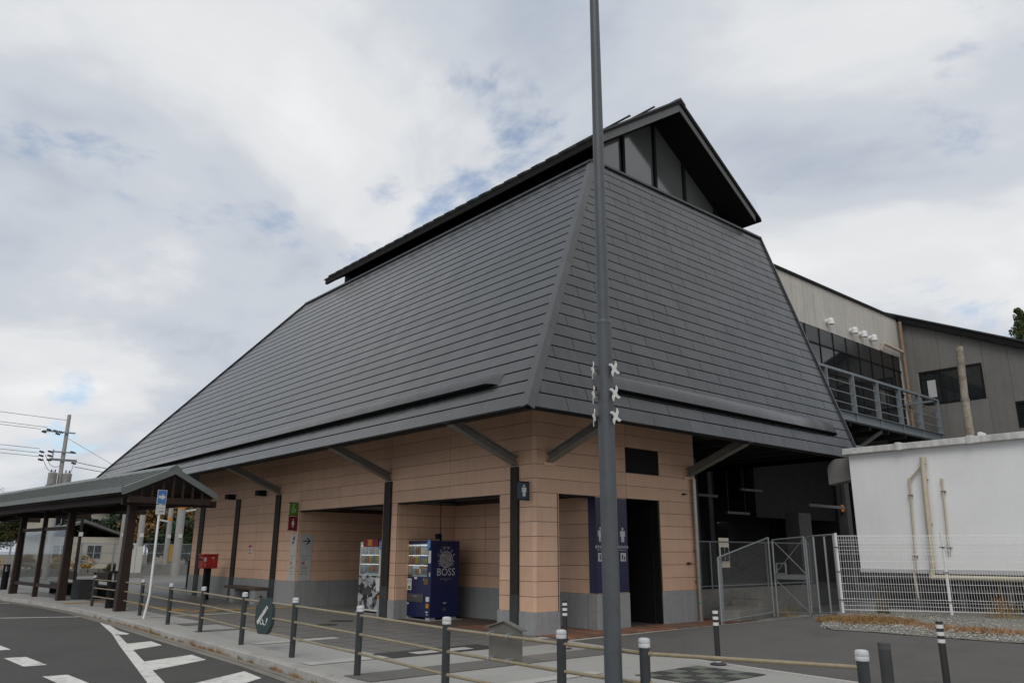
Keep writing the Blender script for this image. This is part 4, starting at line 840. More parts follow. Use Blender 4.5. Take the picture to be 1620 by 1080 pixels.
# ------------------------------------------------------------------ vending machines
BC = [(0.55, 0.30, 0.05), (0.60, 0.50, 0.05), (0.15, 0.30, 0.55), (0.50, 0.10, 0.06), (0.10, 0.32, 0.14), (0.32, 0.22, 0.14), (0.55, 0.55, 0.52), (0.40, 0.24, 0.12)]
drink_m = [mat('drink_%d' % i, c, 0.4, 0.15, 30) for i, c in enumerate(BC)]
dcache = {}
def drink_mesh(i, h):
    k = (i, h)
    if k not in dcache:
        q = MB(); r = 0.030
        q.lathe((0, 0, 0), [(r * 0.85, 0), (r, 0.01), (r, h * 0.68), (r * 0.55, h * 0.86), (r * 0.45, h)] if h > 0.13 else [(r * 0.85, 0), (r, 0.008), (r, h - 0.01), (r * 0.8, h)], 8)
        dcache[k] = q.mesh('drink_can', drink_m[i], smooth=True)
    return dcache[k]
def vending(label, x0, x1, y0, y1, body, rocks):
    t = thing('vending_machine', label, 'vending machine', ((x0 + x1) / 2, (y0 + y1) / 2, 0))
    z0, z1 = 0.075, 1.90; wd = x1 - x0
    fx = lambda a: x0 + wd * a
    # body: sides, back, top and bottom round the display cavity
    q = MB(); q.box(x0, x1, y0 + 0.16, y1, z0, z1); q.box(x0, x0 + 0.03, y0, y0 + 0.16, z0, z1); q.box(fx(0.86), x1, y0, y0 + 0.16, z0, z1); q.box(x0 + 0.03, fx(0.86), y0, y0 + 0.16, 1.83, z1); q.box(x0 + 0.03, fx(0.86), y0, y0 + 0.16, z0, 1.02)
    bd = build(q, 'body', body, t, bevel=0.006)
    q = MB(); q.box(x0 + 0.031, fx(0.86) - 0.001, y0 + 0.14, y0 + 0.159, 1.03, 1.825); build(q, 'display_back', mat('display_back', (0.42, 0.52, 0.58), 0.5, 0.1, 3, emit=(0.62, 0.78, 0.9), estr=0.30), t)
    c = root_loc(t)
    for r_ in range(3):
        zs = 1.585 - r_ * 0.245
        q = MB(); q.box(x0 + 0.031, fx(0.86) - 0.001, y0 + 0.015, y0 + 0.139, zs - 0.03, zs); sh = build(q, 'shelf', M['print_white'], t)
        for k in range(11):
            if random.random() < 0.06: continue
            i = [0, 1, 2, 6, 7, 5, 3, 1, 0, 4, 2][(k + r_ * 3) % 11] if r_ < 2 else [6, 6, 2, 6, 5, 0, 7, 3, 7, 2, 5][k]
            h = random.choice([0.185, 0.20]) if (k < 6 and r_ < 2) or rocks else 0.125
            put('drink', drink_mesh(i, h), t, Matrix.Translation(Vector((x0 + 0.085 + k * (fx(0.86) - x0 - 0.13) / 10.5, y0 + 0.08, zs + 0.001)) - c))
        for k in range(11):
            q = MB(); xx = x0 + 0.06 + k * (fx(0.86) - x0 - 0.1) / 10.5; q.box(xx, xx + 0.045, y0 + 0.005, y0 + 0.0149, zs - 0.028, zs - 0.004); build(q, 'button', M['print_black'] if k % 4 else M['print_grey'], sh)
        q = MB(); q.box(x0 + 0.04, fx(0.86) - 0.01, y0 + 0.018, y0 + 0.034, zs + 0.195, zs + 0.21); build(q, 'display_lamp', mat('display_lamp', (0.8, 0.8, 0.8), 0.5, 0.02, emit=(1, 0.98, 0.92), estr=1.3), t)
        # printed header cards
        q = MB(); q.box(fx(0.42), fx(0.84), y0 + 0.12, y0 + 0.139, zs + 0.13, zs + 0.21); build(q, 'header_card', [M['sign_blue'], M['sign_blue'], M['orange']][r_] if not rocks else [M['sign_red'], M['sign_blue'], M['orange']][r_], t)
    q = MB(); q.box(x0 + 0.031, fx(0.86) - 0.001, y0 + 0.002, y0 + 0.004, 1.03, 1.825); build(q, 'display_glass', M['glass'], t)
    if rocks:
        q = MB(); q.box(x0 + 0.004, x1 - 0.004, y0 - 0.004, y0 - 0.001, 0.12, 1.0); build(q, 'rock_print', M['rocks'], t)
        q = MB(); q.box(fx(0.2), fx(0.85), y0 - 0.06, y0 - 0.005, 1.76, 1.97); pn = build(q, 'sale_placard', M['sign_red'], t, bevel=0.004)
        q = MB(); q.box(fx(0.42), fx(0.6), y0 - 0.065, y0 - 0.0605, 1.79, 1.96); build(q, 'sale_picture', M['orange'], pn)
        q = MB(); q.box(fx(0.87), fx(0.99), y0 - 0.012, y0 - 0.001, 1.30, 1.85); build(q, 'price_card', M['print_white'], t)
        q = MB(); q.box(fx(0.78), fx(0.99), y0 - 0.012, y0 - 0.005, 0.60, 0.94); build(q, 'notice_card', M['print_white'], t)
        q = MB(); q.box(fx(0.88), fx(0.96), y0 - 0.03, y0 - 0.005, 0.40, 0.50); build(q, 'coin_return', M['orange'], t)
        q = MB(); q.box(fx(0.22), fx(0.6), y0 - 0.02, y0 - 0.005, 0.48, 0.68); build(q, 'delivery_flap', M['dark_grey'], t, bevel=0.006)
    else:
        q = MB(); q.box(fx(0.18), fx(0.76), y0 - 0.02, y0 - 0.001, 0.42, 0.62); build(q, 'delivery_flap', mat('flap_grey', (0.06, 0.06, 0.06), 0.35), t, bevel=0.006)
        letters('とり出し口', 0.05, M['print_grey'], t, (fx(0.47), y0 - 0.0215, 0.56))
        for a, b_, za, zb, mm in ((0.03, 0.30, 0.70, 0.98, 'print_white'), (0.40, 0.50, 0.97, 1.02, 'print_white'), (0.74, 0.80, 0.94, 0.99, 'print_white'), (0.84, 0.96, 0.45, 0.56, 'print_white'), (0.14, 0.22, 0.36, 0.39, 'print_white'), (0.87, 0.92, 0.13, 0.16, 'print_grey'), (0.89, 0.985, 1.36, 1.66, 'print_white'), (0.93, 0.975, 1.04, 1.14, 'print_grey')):
            q = MB(); q.box(fx(a), fx(b_), y0 - 0.004, y0 - 0.001, za, zb); build(q, 'sticker', M[mm], t)
        for a, b_, za, zb, mm in ((0.045, 0.15, 0.85, 0.93, 'sign_blue'), (0.17, 0.28, 0.72, 0.80, 'sign_green'), (0.17, 0.28, 0.86, 0.95, 'print_grey'), (0.05, 0.14, 0.73, 0.80, 'orange')):
            q = MB(); q.box(fx(a), fx(b_), y0 - 0.006, y0 - 0.0045, za, zb); build(q, 'sticker_print', M[mm], t)
        q = MB(); q.box(fx(0.76), fx(0.92), y0 - 0.012, y0 - 0.001, 0.84, 0.99); build(q, 'coin_slot', mat('coin_brass', (0.16, 0.10, 0.04), 0.4, metal=0.4), t, bevel=0.004)
        q = MB(); q.box(fx(0.88), fx(0.96), y0 - 0.03, y0 - 0.001, 0.30, 0.40); build(q, 'coin_return', M['orange'], t, bevel=0.004)
        q = MB(); q.box(fx(0.86), fx(0.93), y0 - 0.02, y0 - 0.001, 0.19, 0.22); build(q, 'lock', M['star'], t)
        # side print
        SX = x1 + 0.0015; ym = (y0 + y1) / 2 + 0.02
        letters('BOSS', 0.25, M['print_grey'], t, (SX, ym, 1.14), Y_, Z_, X_)
        letters('SUNTORY', 0.055, M['print_grey'], t, (SX, ym, 1.74), Y_, Z_, X_)
        letters('BOSS IS THE BOSS OF THEM ALL', 0.026, M['print_grey'], t, (SX, ym, 0.98), Y_, Z_, X_); letters('SINCE 1992', 0.022, M['print_grey'], t, (SX, ym, 0.945), Y_, Z_, X_)
        for k, ch in enumerate('COFFEE'):
            a = R(155 - k * 26); rr = 0.255
            letters(ch, 0.105, M['print_grey'], t, (SX, ym + math.cos(a) * rr, 1.45 + math.sin(a) * rr), Y_ * math.sin(a) - Z_ * math.cos(a), Y_ * math.cos(a) + Z_ * math.sin(a), X_)
        q = MB(); k = 36
        o1 = [(ym + math.cos(2 * math.pi * i / k) * 0.20, 1.45 + math.sin(2 * math.pi * i / k) * 0.20) for i in range(k)]; o2 = [(ym + math.cos(2 * math.pi * i / k) * 0.18, 1.45 + math.sin(2 * math.pi * i / k) * 0.18) for i in range(k)]
        q.add([(SX, a, b_) for a, b_ in o1] + [(SX, a, b_) for a, b_ in o2], [(i, (i + 1) % k, k + (i + 1) % k, k + i) for i in range(k)]); build(q, 'emblem_ring', M['print_grey'], t)
        q = MB(); q.prism([(ym + math.cos(2 * math.pi * i / k) * 0.165, 1.45 + math.sin(2 * math.pi * i / k) * 0.165) for i in range(k)], (x1, 0, 0), Y_, Z_, X_, 0.001, 0.002); build(q, 'emblem_disc', mat('emblem_mottle', (0.10, 0.11, 0.13), 0.5, 0.6, 14, col2=(0.38, 0.38, 0.38)), t)
        for a in range(13):
            th = R(-120 + a * 20 - 60) if False else R(190 + a * 13.3); q = MB(); p = (SX, ym + math.cos(th) * 0.24, 1.45 + math.sin(th) * 0.24)
            if math.sin(th) > -0.75: q.prism([(-0.012, -0.015), (0.012, -0.015), (0.012, 0.015), (-0.012, 0.015)], p, Y_ * math.sin(th) - Z_ * math.cos(th), Y_ * math.cos(th) + Z_ * math.sin(th), X_, 0, 0.001); build(q, 'emblem_mark', M['print_grey'], t)
        q = MB(); q.box(x1 + 0.0005, x1 + 0.004, ym - 0.08, ym + 0.02, 0.22, 0.30); build(q, 'side_vent', M['dark_grey'], t); q = MB(); q.box(x1 + 0.0005, x1 + 0.003, ym - 0.07, ym + 0.03, 0.40, 0.42); build(q, 'side_label', M['print_grey'], t)
        q = MB(); q.cyl((fx(0.9), y0 + 0.35, 1.90), (fx(0.9), y0 + 0.35, 2.03), 0.03, n=8); q.cyl((fx(0.9), y0 + 0.35, 2.03), (fx(0.9), y0 + 0.22, 2.0), 0.055, 0.07, n=12); q.tube([Vector((fx(0.9), y0 + 0.35, 2.08)), Vector((fx(0.86), y0 + 0.37, 2.4)), Vector((fx(0.83), y0 + 0.4, 2.96))], 0.01, 6); build(q, 'security_camera', M['black'], t)
    # pay tag hanging at the upper right corner
    q = MB(); q.prism([(-0.07, 0.1), (-0.07, 0.24), (-0.03, 0.28), (0.03, 0.28), (0.07, 0.24), (0.07, 0.1), (0.0, 0.03)], (fx(0.93), y0, 1.65), X_, Z_, -Y_, 0.02, 0.03); tg = build(q, 'pay_tag', M['sign_blue'], t)
    letters('ピ', 0.15, M['print_white'], t, (fx(0.93), y0 - 0.0315, 1.81))
    for a in (0.04, 0.82):
        for yy in (y0 + 0.02, y1 - 0.2):
            q = MB(); q.box(fx(a), fx(a) + 0.17, yy, yy + 0.17, 0.0, 0.075); build(q, 'foot', M['print_grey'], t)
    q = MB(); q.box(x0 - 0.05, x1 + 0.1, y0 - 0.06, y1 + 0.05, 0.0, 0.022); build(q, 'floor_pad', M['concrete'], t)
    return t
vending('navy coffee vending machine with white lettering on its side', -5.42, -4.22, 0.39, 1.26, M['navy'], False)
vending('white vending machine with black and white rock print below its display', -7.84, -6.64, 0.48, 1.25, M['print_white'], True)

# ------------------------------------------------------------------ railing along the kerb
PX = [(-15.15, -4.52), (-12.33, -4.42), (-10.41, -4.50), (-7.32, -4.78), (-5.09, -4.84), (-2.33, -5.09), (-0.11, -5.17), (2.23, -5.34), (4.54, -5.55), (6.48, -5.60), (7.48, -5.56), (9.12, -4.92)]
t = thing('kerb_railing', 'low railing of dark posts with white caps and three beige rails along the kerb', 'railing', (-3, -5, 0))
c = root_loc(t)
q = MB(); q.cyl((0, 0, -0.02), (0, 0, 0.83), 0.046, n=20); pm = q.mesh('post', M['post'], smooth=True)
q = MB(); q.lathe((0, 0, 0.825), [(0.050, 0), (0.052, 0.008), (0.052, 0.028), (0.049, 0.032), (0.052, 0.037), (0.052, 0.062), (0.047, 0.074), (0.03, 0.08)], 20); cm_ = q.mesh('cap', M['cap'], smooth=True)
for i, (x, y) in enumerate(PX):
    po = put('post', pm, t, Matrix.Translation(Vector((x, y, 0)) - c)); put('cap', cm_, po)
for i, (a, b_) in enumerate(zip(PX[:-1], PX[1:])):
    for h in (0.775, 0.53, 0.285):
        if i == len(PX) - 2 and h < 0.2: continue
        q = MB(); q.cyl((a[0], a[1] - 0.0, h), (b_[0], b_[1], h), 0.017, n=10); q.cyl(Vector((a[0], a[1], h)).lerp(Vector((b_[0], b_[1], h)), 0.0), Vector((a[0], a[1], h)).lerp(Vector((b_[0], b_[1], h)), 0.033), 0.023, n=10); build(q, 'rail', M['rail'], t, smooth=True)
# scroll sign on the railing
t = thing('scroll_sign', 'dark teal octagonal board with a white scroll emblem clamped to the railing', 'sign', (-1.2, -5.12, 0.25))
oc = [(-0.12, 0.0), (0.12, 0.0), (0.225, 0.17), (0.225, 0.42), (0.12, 0.58), (-0.12, 0.58), (-0.225, 0.42), (-0.225, 0.17)]
du = Vector((0.97, 0.22, 0)).normalized(); dn = Vector((0.22, -0.97, 0)).normalized(); oo = Vector((-1.2, -5.17, 0.27))
q = MB(); q.prism(oc, oo, du, Z_, dn, -0.02, 0.05); build(q, 'board', M['teal'], t, bevel=0.004)
q = MB(); a = Vector((-0.13, 0.20)); 
q.prism([(-0.155, 0.215), (-0.115, 0.175), (0.085, 0.395), (0.045, 0.435)], oo, du, Z_, dn, 0.0505, 0.053)
q.prism([(-0.17, 0.19), (-0.13, 0.15), (-0.115, 0.165), (-0.155, 0.205)], oo, du, Z_, dn, 0.0505, 0.053); q.prism([(0.055, 0.445), (0.095, 0.405), (0.115, 0.425), (0.075, 0.465)], oo, du, Z_, dn, 0.0505, 0.053)
build(q, 'scroll_emblem', M['print_white'], t)
q = MB(); F = lambda a_, b_: oo + du * a_ + Z_ * b_ + dn * 0.054
q.tube([F(-0.07, 0.21), F(-0.06, 0.165), F(-0.02, 0.155), F(0.01, 0.18), F(0.0, 0.22), F(-0.03, 0.235)], 0.007, 5); q.tube([F(0.01, 0.18), F(0.04, 0.15), F(0.08, 0.155), F(0.10, 0.19), F(0.115, 0.25)], 0.007, 5); q.tube([F(0.10, 0.20), F(0.118, 0.26)], 0.013, 5)
build(q, 'scroll_cord', M['print_white'], t)
q = MB()
for k in range(7): s_ = -0.10 + k * 0.028; q.prism([(s_ - 0.012, 0.235 + k * 0.031), (s_ + 0.0, 0.223 + k * 0.031), (s_ + 0.012, 0.238 + k * 0.031), (s_, 0.25 + k * 0.031)], oo, du, Z_, dn, 0.0535, 0.0545)
build(q, 'scroll_pattern', M['teal'], t)
# house-shaped plate on the railing
t = thing('rail_plate', 'grey-brown house-shaped metal plate clamped to the railing', 'sign plate', (5.5, -5.5, 0.5))
q = MB(); oo = Vector((5.52, -5.50, 0.50)); q.prism([(-0.27, 0.03), (0.27, 0.03), (0.27, 0.345), (0.0, 0.41), (-0.27, 0.345)], oo, X_, Z_, -Y_, -0.012, 0.0); build(q, 'plate', M['plate'], t, bevel=0.003)
q = MB(); q.bar(oo + Vector((-0.30, 0.01, 0.34)), oo + Vector((0, 0.01, 0.418)), 0.07, 0.012); q.bar(oo + Vector((0.30, 0.01, 0.34)), oo + Vector((0, 0.01, 0.418)), 0.07, 0.012); build(q, 'roof_lip', M['plate'], t)
for a in (-0.17, 0.13):
    for z in (0.775, 0.53): q = MB(); q.cyl((5.52 + a - 0.012, -5.575, z), (5.52 + a + 0.012, -5.575, z), 0.026, n=10); q.box(5.52 + a - 0.01, 5.52 + a + 0.01, -5.565, -5.50, z + 0.012, z + 0.03); build(q, 'clamp', M['galv'], t)

# lamp post with throwing stars
LPX, LPY = 7.27, -5.74
t = thing('lamp_post', 'tall blue-grey steel lamp post with silver throwing stars', 'lamp post', (LPX, LPY, 0))
q = MB(); q.cyl((LPX, LPY, -0.02), (LPX, LPY, 3.78), 0.079, 0.077, n=32); build(q, 'lower_shaft', M['lamp'], t, smooth=True)
q = MB(); q.lathe((LPX, LPY, 3.78), [(0.077, 0), (0.079, 0.01), (0.079, 0.03), (0.074, 0.045), (0.064, 0.05)], 32); build(q, 'collar', M['lamp'], t, smooth=True)
q = MB(); q.cyl((LPX, LPY, 3.8), (LPX, LPY, 9.2), 0.063, 0.044, n=32); build(q, 'upper_shaft', M['lamp'], t, smooth=True)
q = MB(); q.lathe((LPX, LPY, 9.2), [(0.05, 0), (0.05, 0.1), (0.2, 0.2), (0.24, 0.26), (0.06, 0.45)], 24); build(q, 'lantern', M['lamp'], t, smooth=True)
vc = Vector((cam.location.x if False else 12.2255 - LPX, -11.2141 - LPY, 0)).normalized()
# 2D star triangulated through its centre so it stays a solid plate
def star_mesh(R0, th):
    P = star_poly(R0); k = len(P); b = MB()
    v_ = [(0, 0, 0), (0, 0, th)] + [(x, y, 0) for x, y in P] + [(x, y, th) for x, y in P]
    f_ = []
    for i in range(k):
        j = (i + 1) % k; f_ += [(0, 2 + j, 2 + i), (1, 2 + k + i, 2 + k + j), (2 + i, 2 + j, 2 + k + j, 2 + k + i)]
    b.add(v_, f_); return b.mesh('throwing_star', M['star'])
sm = star_mesh(0.083, 0.006)
for az in (52, -78):
    ca = Matrix.Rotation(R(az), 3, 'Z') @ vc
    for z in (3.325, 3.085, 2.865):
        u = Z_.cross(ca).normalized()
        p = Vector((0, 0, z)) + ca * 0.112
        st = put('throwing_star', sm, t, axes(p, u, Z_, ca) @ Matrix.Rotation(R(58), 4, 'Z'))
        q = MB(); q.cyl(Vector((LPX, LPY, z)) + ca * 0.07, Vector((LPX, LPY, z)) + ca * 0.112, 0.008, n=6); build(q, 'star_pin', M['post'], t)

# bollards
def bollard(label, x, y, z):
    t = thing('striped_bollard', label, 'bollard', (x, y, z), 'striped bollards on the service path')
    q = MB(); q.cyl((x, y, z), (x, y, z + 0.80), 0.042, n=18); build(q, 'post', M['print_black'], t, smooth=True, bevel=0)
    for k in range(3): q = MB(); q.cyl((x, y, z + 0.55 + k * 0.085), (x, y, z + 0.595 + k * 0.085), 0.0432, n=18); build(q, 'reflective_band', M['print_white'], t, smooth=True)
    q = MB(); q.lathe((x, y, z), [(0.12, 0), (0.12, 0.008), (0.06, 0.02), (0.05, 0.03)], 20); build(q, 'base', M['pave_black'], t, smooth=True)
    q = MB(); q.cyl((x, y, z + 0.03), (x, y, z + 0.045), 0.047, n=18); build(q, 'base_ring', M['star'], t)
    return t
bollard('striped bollard by the corner pillar, farthest left of the three', 1.85, -0.98, 0.0)
bollard('striped bollard on the asphalt in front of the gate', 4.76, -0.62, 0.012)
bollard('striped bollard on the asphalt in front of the gravel strip', 7.95, -0.45, 0.012)
t = thing('grey_bollard', 'plain dark grey bollard behind the end of the railing', 'bollard', (8.55, -3.3, 0))
q = MB(); q.cyl((8.55, -3.3, 0), (8.55, -3.3, 0.80), 0.057, n=20); build(q, 'post', M['steel_base'], t, smooth=True)
q = MB(); q.lathe((8.55, -3.3, 0.77), [(0.058, -0.03), (0.0595, -0.025), (0.0595, -0.02), (0.058, -0.015), (0.060, 0.03), (0.045, 0.038)], 20); build(q, 'cap', M['dark_grey'], t, smooth=True)
# ------------------------------------------------------------------ gravel strip and dry plants
b = MB(); nx, ny = 24, 14
def gy0(x): return 3.25 + 0.02 * (x - 4.3) if x > 4.3 else 3.25 + (4.3 - x) * 2.9
for j in range(ny + 1):
    for i in range(nx + 1):
        x = 3.0 + 9.5 * i / nx; y0 = min(gy0(x), 8.6); y = y0 + (9.2 - y0) * j / ny
        b.v.append((x, y + (0.06 * noise.noise(Vector((x * 3, y * 3, 0))) if 0 < j < ny else 0.05 * noise.noise(Vector((x * 4, 0, 0)))), g(x, y) + 0.018 + 0.03 * abs(noise.noise(Vector((x * 2, y * 2, 1))))))
for j in range(ny):
    for i in range(nx): a = j * (nx + 1) + i; b.f.append((a, a + 1, a + nx + 2, a + nx + 1))
tag(build(b, 'gravel_bed', M['gravel'], smooth=True), kind='structure')
b = MB(); b2 = MB(); rr = random.Random(3)
for k in range(5200):
    x = rr.uniform(3.1, 9.6); y = rr.uniform(3.15, 7.6) if rr.random() < 0.5 else rr.uniform(3.2, 4.6)
    if y < gy0(x) - 0.06 + rr.uniform(0, 0.12): continue
    s = rr.uniform(0.008, 0.026); p = Vector((x, y, g(x, y) + 0.028 + s * 0.3)); a = rr.uniform(0, 6.3); ca, sa = math.cos(a) * s, math.sin(a) * s; kz = rr.uniform(0.4, 0.8)
    (b if rr.random() < 0.6 else b2).add([p + Vector((ca, sa, 0)), p + Vector((-sa * 0.7, ca * 0.7, 0)), p + Vector((-ca, -sa, 0)), p + Vector((sa * 0.7, -ca * 0.7, 0)), p + Vector((0, 0, s * kz)), p - Vector((0, 0, s * kz))],
          [(0, 1, 4), (1, 2, 4), (2, 3, 4), (3, 0, 4), (1, 0, 5), (2, 1, 5), (3, 2, 5), (0, 3, 5)])
tag(build(b, 'gravel', M['stone']), 'loose grey gravel stones in front of the white mesh fence', 'gravel', kind='stuff')
tag(build(b2, 'gravel', mat('pebble_dark', (0.20, 0.185, 0.16), 0.9, 0.4, 25)), 'darker brown stones scattered in the gravel strip', 'gravel', kind='stuff')
def tuft(cx, cy, rx, ry, nblade, hmin, hmax, m, label, name='dry_grass_clump', cat='grass', lean=0.9, base=None, seed=1, wdt=0.004):
    r_ = random.Random(seed); b = MB()
    for k in range(nblade):
        a = r_.uniform(0, 6.283); d = math.sqrt(r_.random()); x = cx + math.cos(a) * d * rx; y = cy + math.sin(a) * d * ry
        h = r_.uniform(hmin, hmax) * (1 - 0.5 * d * d); p = Vector((x, y, (base if base is not None else g(x, y)) + 0.02)); a2 = r_.uniform(0, 6.283)
        t1 = p + Vector((math.cos(a2) * h * lean * 0.35, math.sin(a2) * h * lean * 0.35, h * 0.7)); t2 = t1 + Vector((math.cos(a2) * h * lean * 0.6, math.sin(a2) * h * lean * 0.6, h * 0.3 * (1 - lean * 0.6)))
        s = Vector((-math.sin(a2) * wdt, math.cos(a2) * wdt, 0))
        b.add([p - s, p + s, t1 + s * 0.8, t1 - s * 0.8, t2], [(0, 1, 2, 3), (3, 2, 4)])
    o = build(b, name, m); tag(o, label, cat, kind=None); return o
tag(tuft(4.45, 4.9, 0.95, 1.0, 3600, 0.03, 0.17, M['grass_dry'], 'low mat of brown dry grass at the left end of the gravel', seed=2, lean=1.3), kind='stuff')
tag(tuft(4.0, 4.45, 0.3, 0.25, 420, 0.05, 0.11, M['grass_green'], 'yellow-green grass patch at the edge of the brown grass mat', seed=3), kind='stuff')
tag(tuft(6.75, 4.35, 1.0, 0.55, 1700, 0.03, 0.11, M['grass_red'], 'low reddish grass mat on the gravel before the white fence', seed=4, lean=1.3), kind='stuff')
tag(tuft(5.7, 4.7, 0.5, 0.5, 700, 0.03, 0.09, M['grass_red'], 'small reddish grass patch in the middle of the gravel', seed=5), kind='stuff')
tuft(6.75, 8.55, 0.5, 0.2, 190, 0.5, 1.35, M['straw'], 'tall straw-coloured dry weeds behind the white fence at right', 'dry_weed', 'weed', 0.7, seed=6, wdt=0.006)
tuft(5.9, 7.9, 0.35, 0.15, 60, 0.4, 0.9, M['straw'], 'thin dry weeds behind the white fence left of the tall clump', 'dry_weed', 'weed', 0.8, seed=16, wdt=0.005)
tuft(3.7, 7.3, 0.16, 0.12, 60, 0.4, 0.85, M['leaf_brown'], 'dark brown dead weed behind the white fence at left', 'dry_weed', 'weed', 0.3, seed=7, wdt=0.008)
tuft(0.3, 8.6, 0.5, 0.5, 160, 0.1, 0.4, M['straw'], 'dry weeds behind the chain-link gate', 'dry_weed', 'weed', 0.6, seed=8, wdt=0.006)

# ------------------------------------------------------------------ white mesh fence
FP = [(3.28, 6.27), (5.10, 7.45), (6.27, 8.12), (7.6, 8.85)]
t = thing('white_mesh_fence', 'white welded wire fence on white posts in front of the white cabin', 'fence', (3.28, 6.27, 0.3))
for i, (x, y) in enumerate(FP):
    if i == 2: continue
    q = MB(); z = g(x, y); q.cyl((x, y, z - 0.05), (x, y, 2.06), 0.030, n=14); q.cyl((x, y, 2.06), (x, y, 2.075), 0.034, n=14); po = build(q, 'post', M['white'], t, smooth=True)
    q = MB()
    for zz in (0.62, 1.22, 1.75): q.cyl((x, y, zz), (x, y, zz + 0.022), 0.036, n=12); q.box(x - 0.06, x + 0.06, y - 0.045, y - 0.03, zz, zz + 0.018)
    build(q, 'rusty_clamp', mat('rusty_clamp', (0.10, 0.07, 0.055), 0.8, 0.3, 20), po)
    q = MB(); q.box(x - 0.1, x + 0.1, y - 0.1, y + 0.1, z - 0.05, z + 0.06); build(q, 'footing', M['concrete_old'], po)
for a, c_ in ((FP[0], FP[1]), (FP[1], FP[3])):
    A0, B0 = Vector((a[0], a[1], 0)), Vector((c_[0], c_[1], 0)); d = (B0 - A0); ln = d.length; d.normalize(); nn = Vector((d.y, -d.x, 0))
    q = MB(); k = int(ln / 0.052)
    for i in range(k + 1):
        p = A0 + d * (i * 0.052) + nn * 0.036
        q.cyl(p + Vector((0, 0, 0.42)), p + Vector((0, 0, 0.60)), 0.0033, n=4, caps=False); q.cyl(p + Vector((0, 0, 0.60)), p + nn * 0.03 + Vector((0, 0, 0.63)), 0.0033, n=4, caps=False); q.cyl(p + nn * 0.03 + Vector((0, 0, 0.63)), p + Vector((0, 0, 0.66)), 0.0033, n=4, caps=False)
        q.cyl(p + Vector((0, 0, 0.66)), p + Vector((0, 0, 1.78)), 0.0033, n=4, caps=False); q.cyl(p + Vector((0, 0, 1.78)), p + nn * 0.03 + Vector((0, 0, 1.82)), 0.0033, n=4, caps=False); q.cyl(p + nn * 0.03 + Vector((0, 0, 1.82)), p + Vector((0, 0, 2.0)), 0.0033, n=4, caps=False)
    tag(build(q, 'upright_wires', M['white_mesh'], t), kind='stuff')
    for z in [0.42, 0.435, 0.52, 0.60, 0.66, 0.82, 0.98, 1.14, 1.30, 1.46, 1.62, 1.70, 1.78, 1.86, 1.92, 2.0, 2.015]:
        q = MB(); q.cyl(A0 + nn * 0.032 + Vector((0, 0, z)), B0 + nn * 0.032 + Vector((0, 0, z)), 0.0036, n=5); build(q, 'cross_wire', M['white_mesh'], t)

# ------------------------------------------------------------------ chain-link fence and gate
def chain(o, u, wd, h0, hl, hr, pitch=0.085, r=0.0021):
    """diagonal wires over a panel whose top runs from hl to hr"""
    b = MB(); o = Vector(o); u = Vector(u).normalized(); H = max(hl, hr)
    for s_ in (1, -1):
        k = -int(H / pitch) - 2
        while k * pitch < wd + H + pitch:
            x0 = k * pitch; k += 1
            seg = [(x0, 0.0), (x0 + s_ * H, H)] if s_ > 0 else [(x0, 0.0), (x0 - H, H)]
            (xa, za), (xb, zb) = seg; t0, t1 = 0.0, 1.0
            dx, dz = xb - xa, zb - za
            for p_, q_ in ((-dx, xa), (dx, wd - xa), (dz - (hr - hl) / wd * dx, hl + (hr - hl) / wd * xa - za)):
                if abs(p_) < 1e-9:
                    if q_ < 0: t1 = -1
                elif p_ < 0: t0 = max(t0, q_ / p_)
                else: t1 = min(t1, q_ / p_)
            if t1 - t0 < 0.01: continue
            b.cyl(o + u * (xa + dx * t0) + Z_ * (h0 + dz * t0), o + u * (xa + dx * t1) + Z_ * (h0 + dz * t1), r, n=3, caps=False)
    return b
def clpanel(t, a, c_, za, zb, hl, hr, posts=(1, 1), mid=False):
    A0, B0 = Vector((*a, za)), Vector((*c_, zb)); u = Vector((c_[0] - a[0], c_[1] - a[1], 0)); wd = u.length
    if posts[0]: q = MB(); q.cyl(A0 - Z_ * 0.03, A0 + Z_ * hl, 0.024, n=12); build(q, 'post', M['galv'], t, smooth=True)
    if posts[1]: q = MB(); q.cyl(B0 - Z_ * 0.03, B0 + Z_ * hr, 0.024, n=12); build(q, 'post', M['galv'], t, smooth=True)
    q = MB(); q.cyl(A0 + Z_ * hl, B0 + Z_ * hr, 0.019, n=10); build(q, 'top_rail', M['galv'], t, smooth=True)
    q = MB(); q.cyl(A0 + Z_ * 0.07, B0 + Z_ * 0.07, 0.019, n=10); build(q, 'bottom_rail', M['galv'], t, smooth=True)
    zz = min(za, zb)
    tag(build(chain((*a, zz), u, wd, 0.07, hl - 0.07 + za - zz, hr - 0.07 + zb - zz), 'wire_mesh', M['chain'], t), kind='stuff')
t = thing('chain_link_fence', 'galvanised chain-link fence with sloping top rail beside the drain pipe', 'fence', (0.91, 5.08, 0.05))
clpanel(t, (0.91, 5.08), (0.74, 7.62), 0.02, 0.10, 1.50, 1.92)
t = thing('chain_link_fence', 'low chain-link panel standing behind the sloping fence', 'fence', (0.95, 5.2, 0.03))
clpanel(t, (0.86, 5.22), (-0.30, 6.95), 0.02, 0.02, 1.45, 1.45, (1, 1))
t = thing('chain_link_gate', 'closed galvanised chain-link gate with crossed braces and a latch bar', 'gate', (0.82, 7.66, 0.1))
clpanel(t, (0.84, 7.64), (1.88, 7.36), 0.10, 0.14, 1.86, 1.88)
A0, B0 = Vector((0.84, 7.64, 0.12)), Vector((1.88, 7.36, 0.14))
q = MB(); q.bar(A0 + Z_ * 0.92, B0 + Z_ * 0.92, 0.03, 0.12); build(q, 'latch_bar', M['galv'], t)
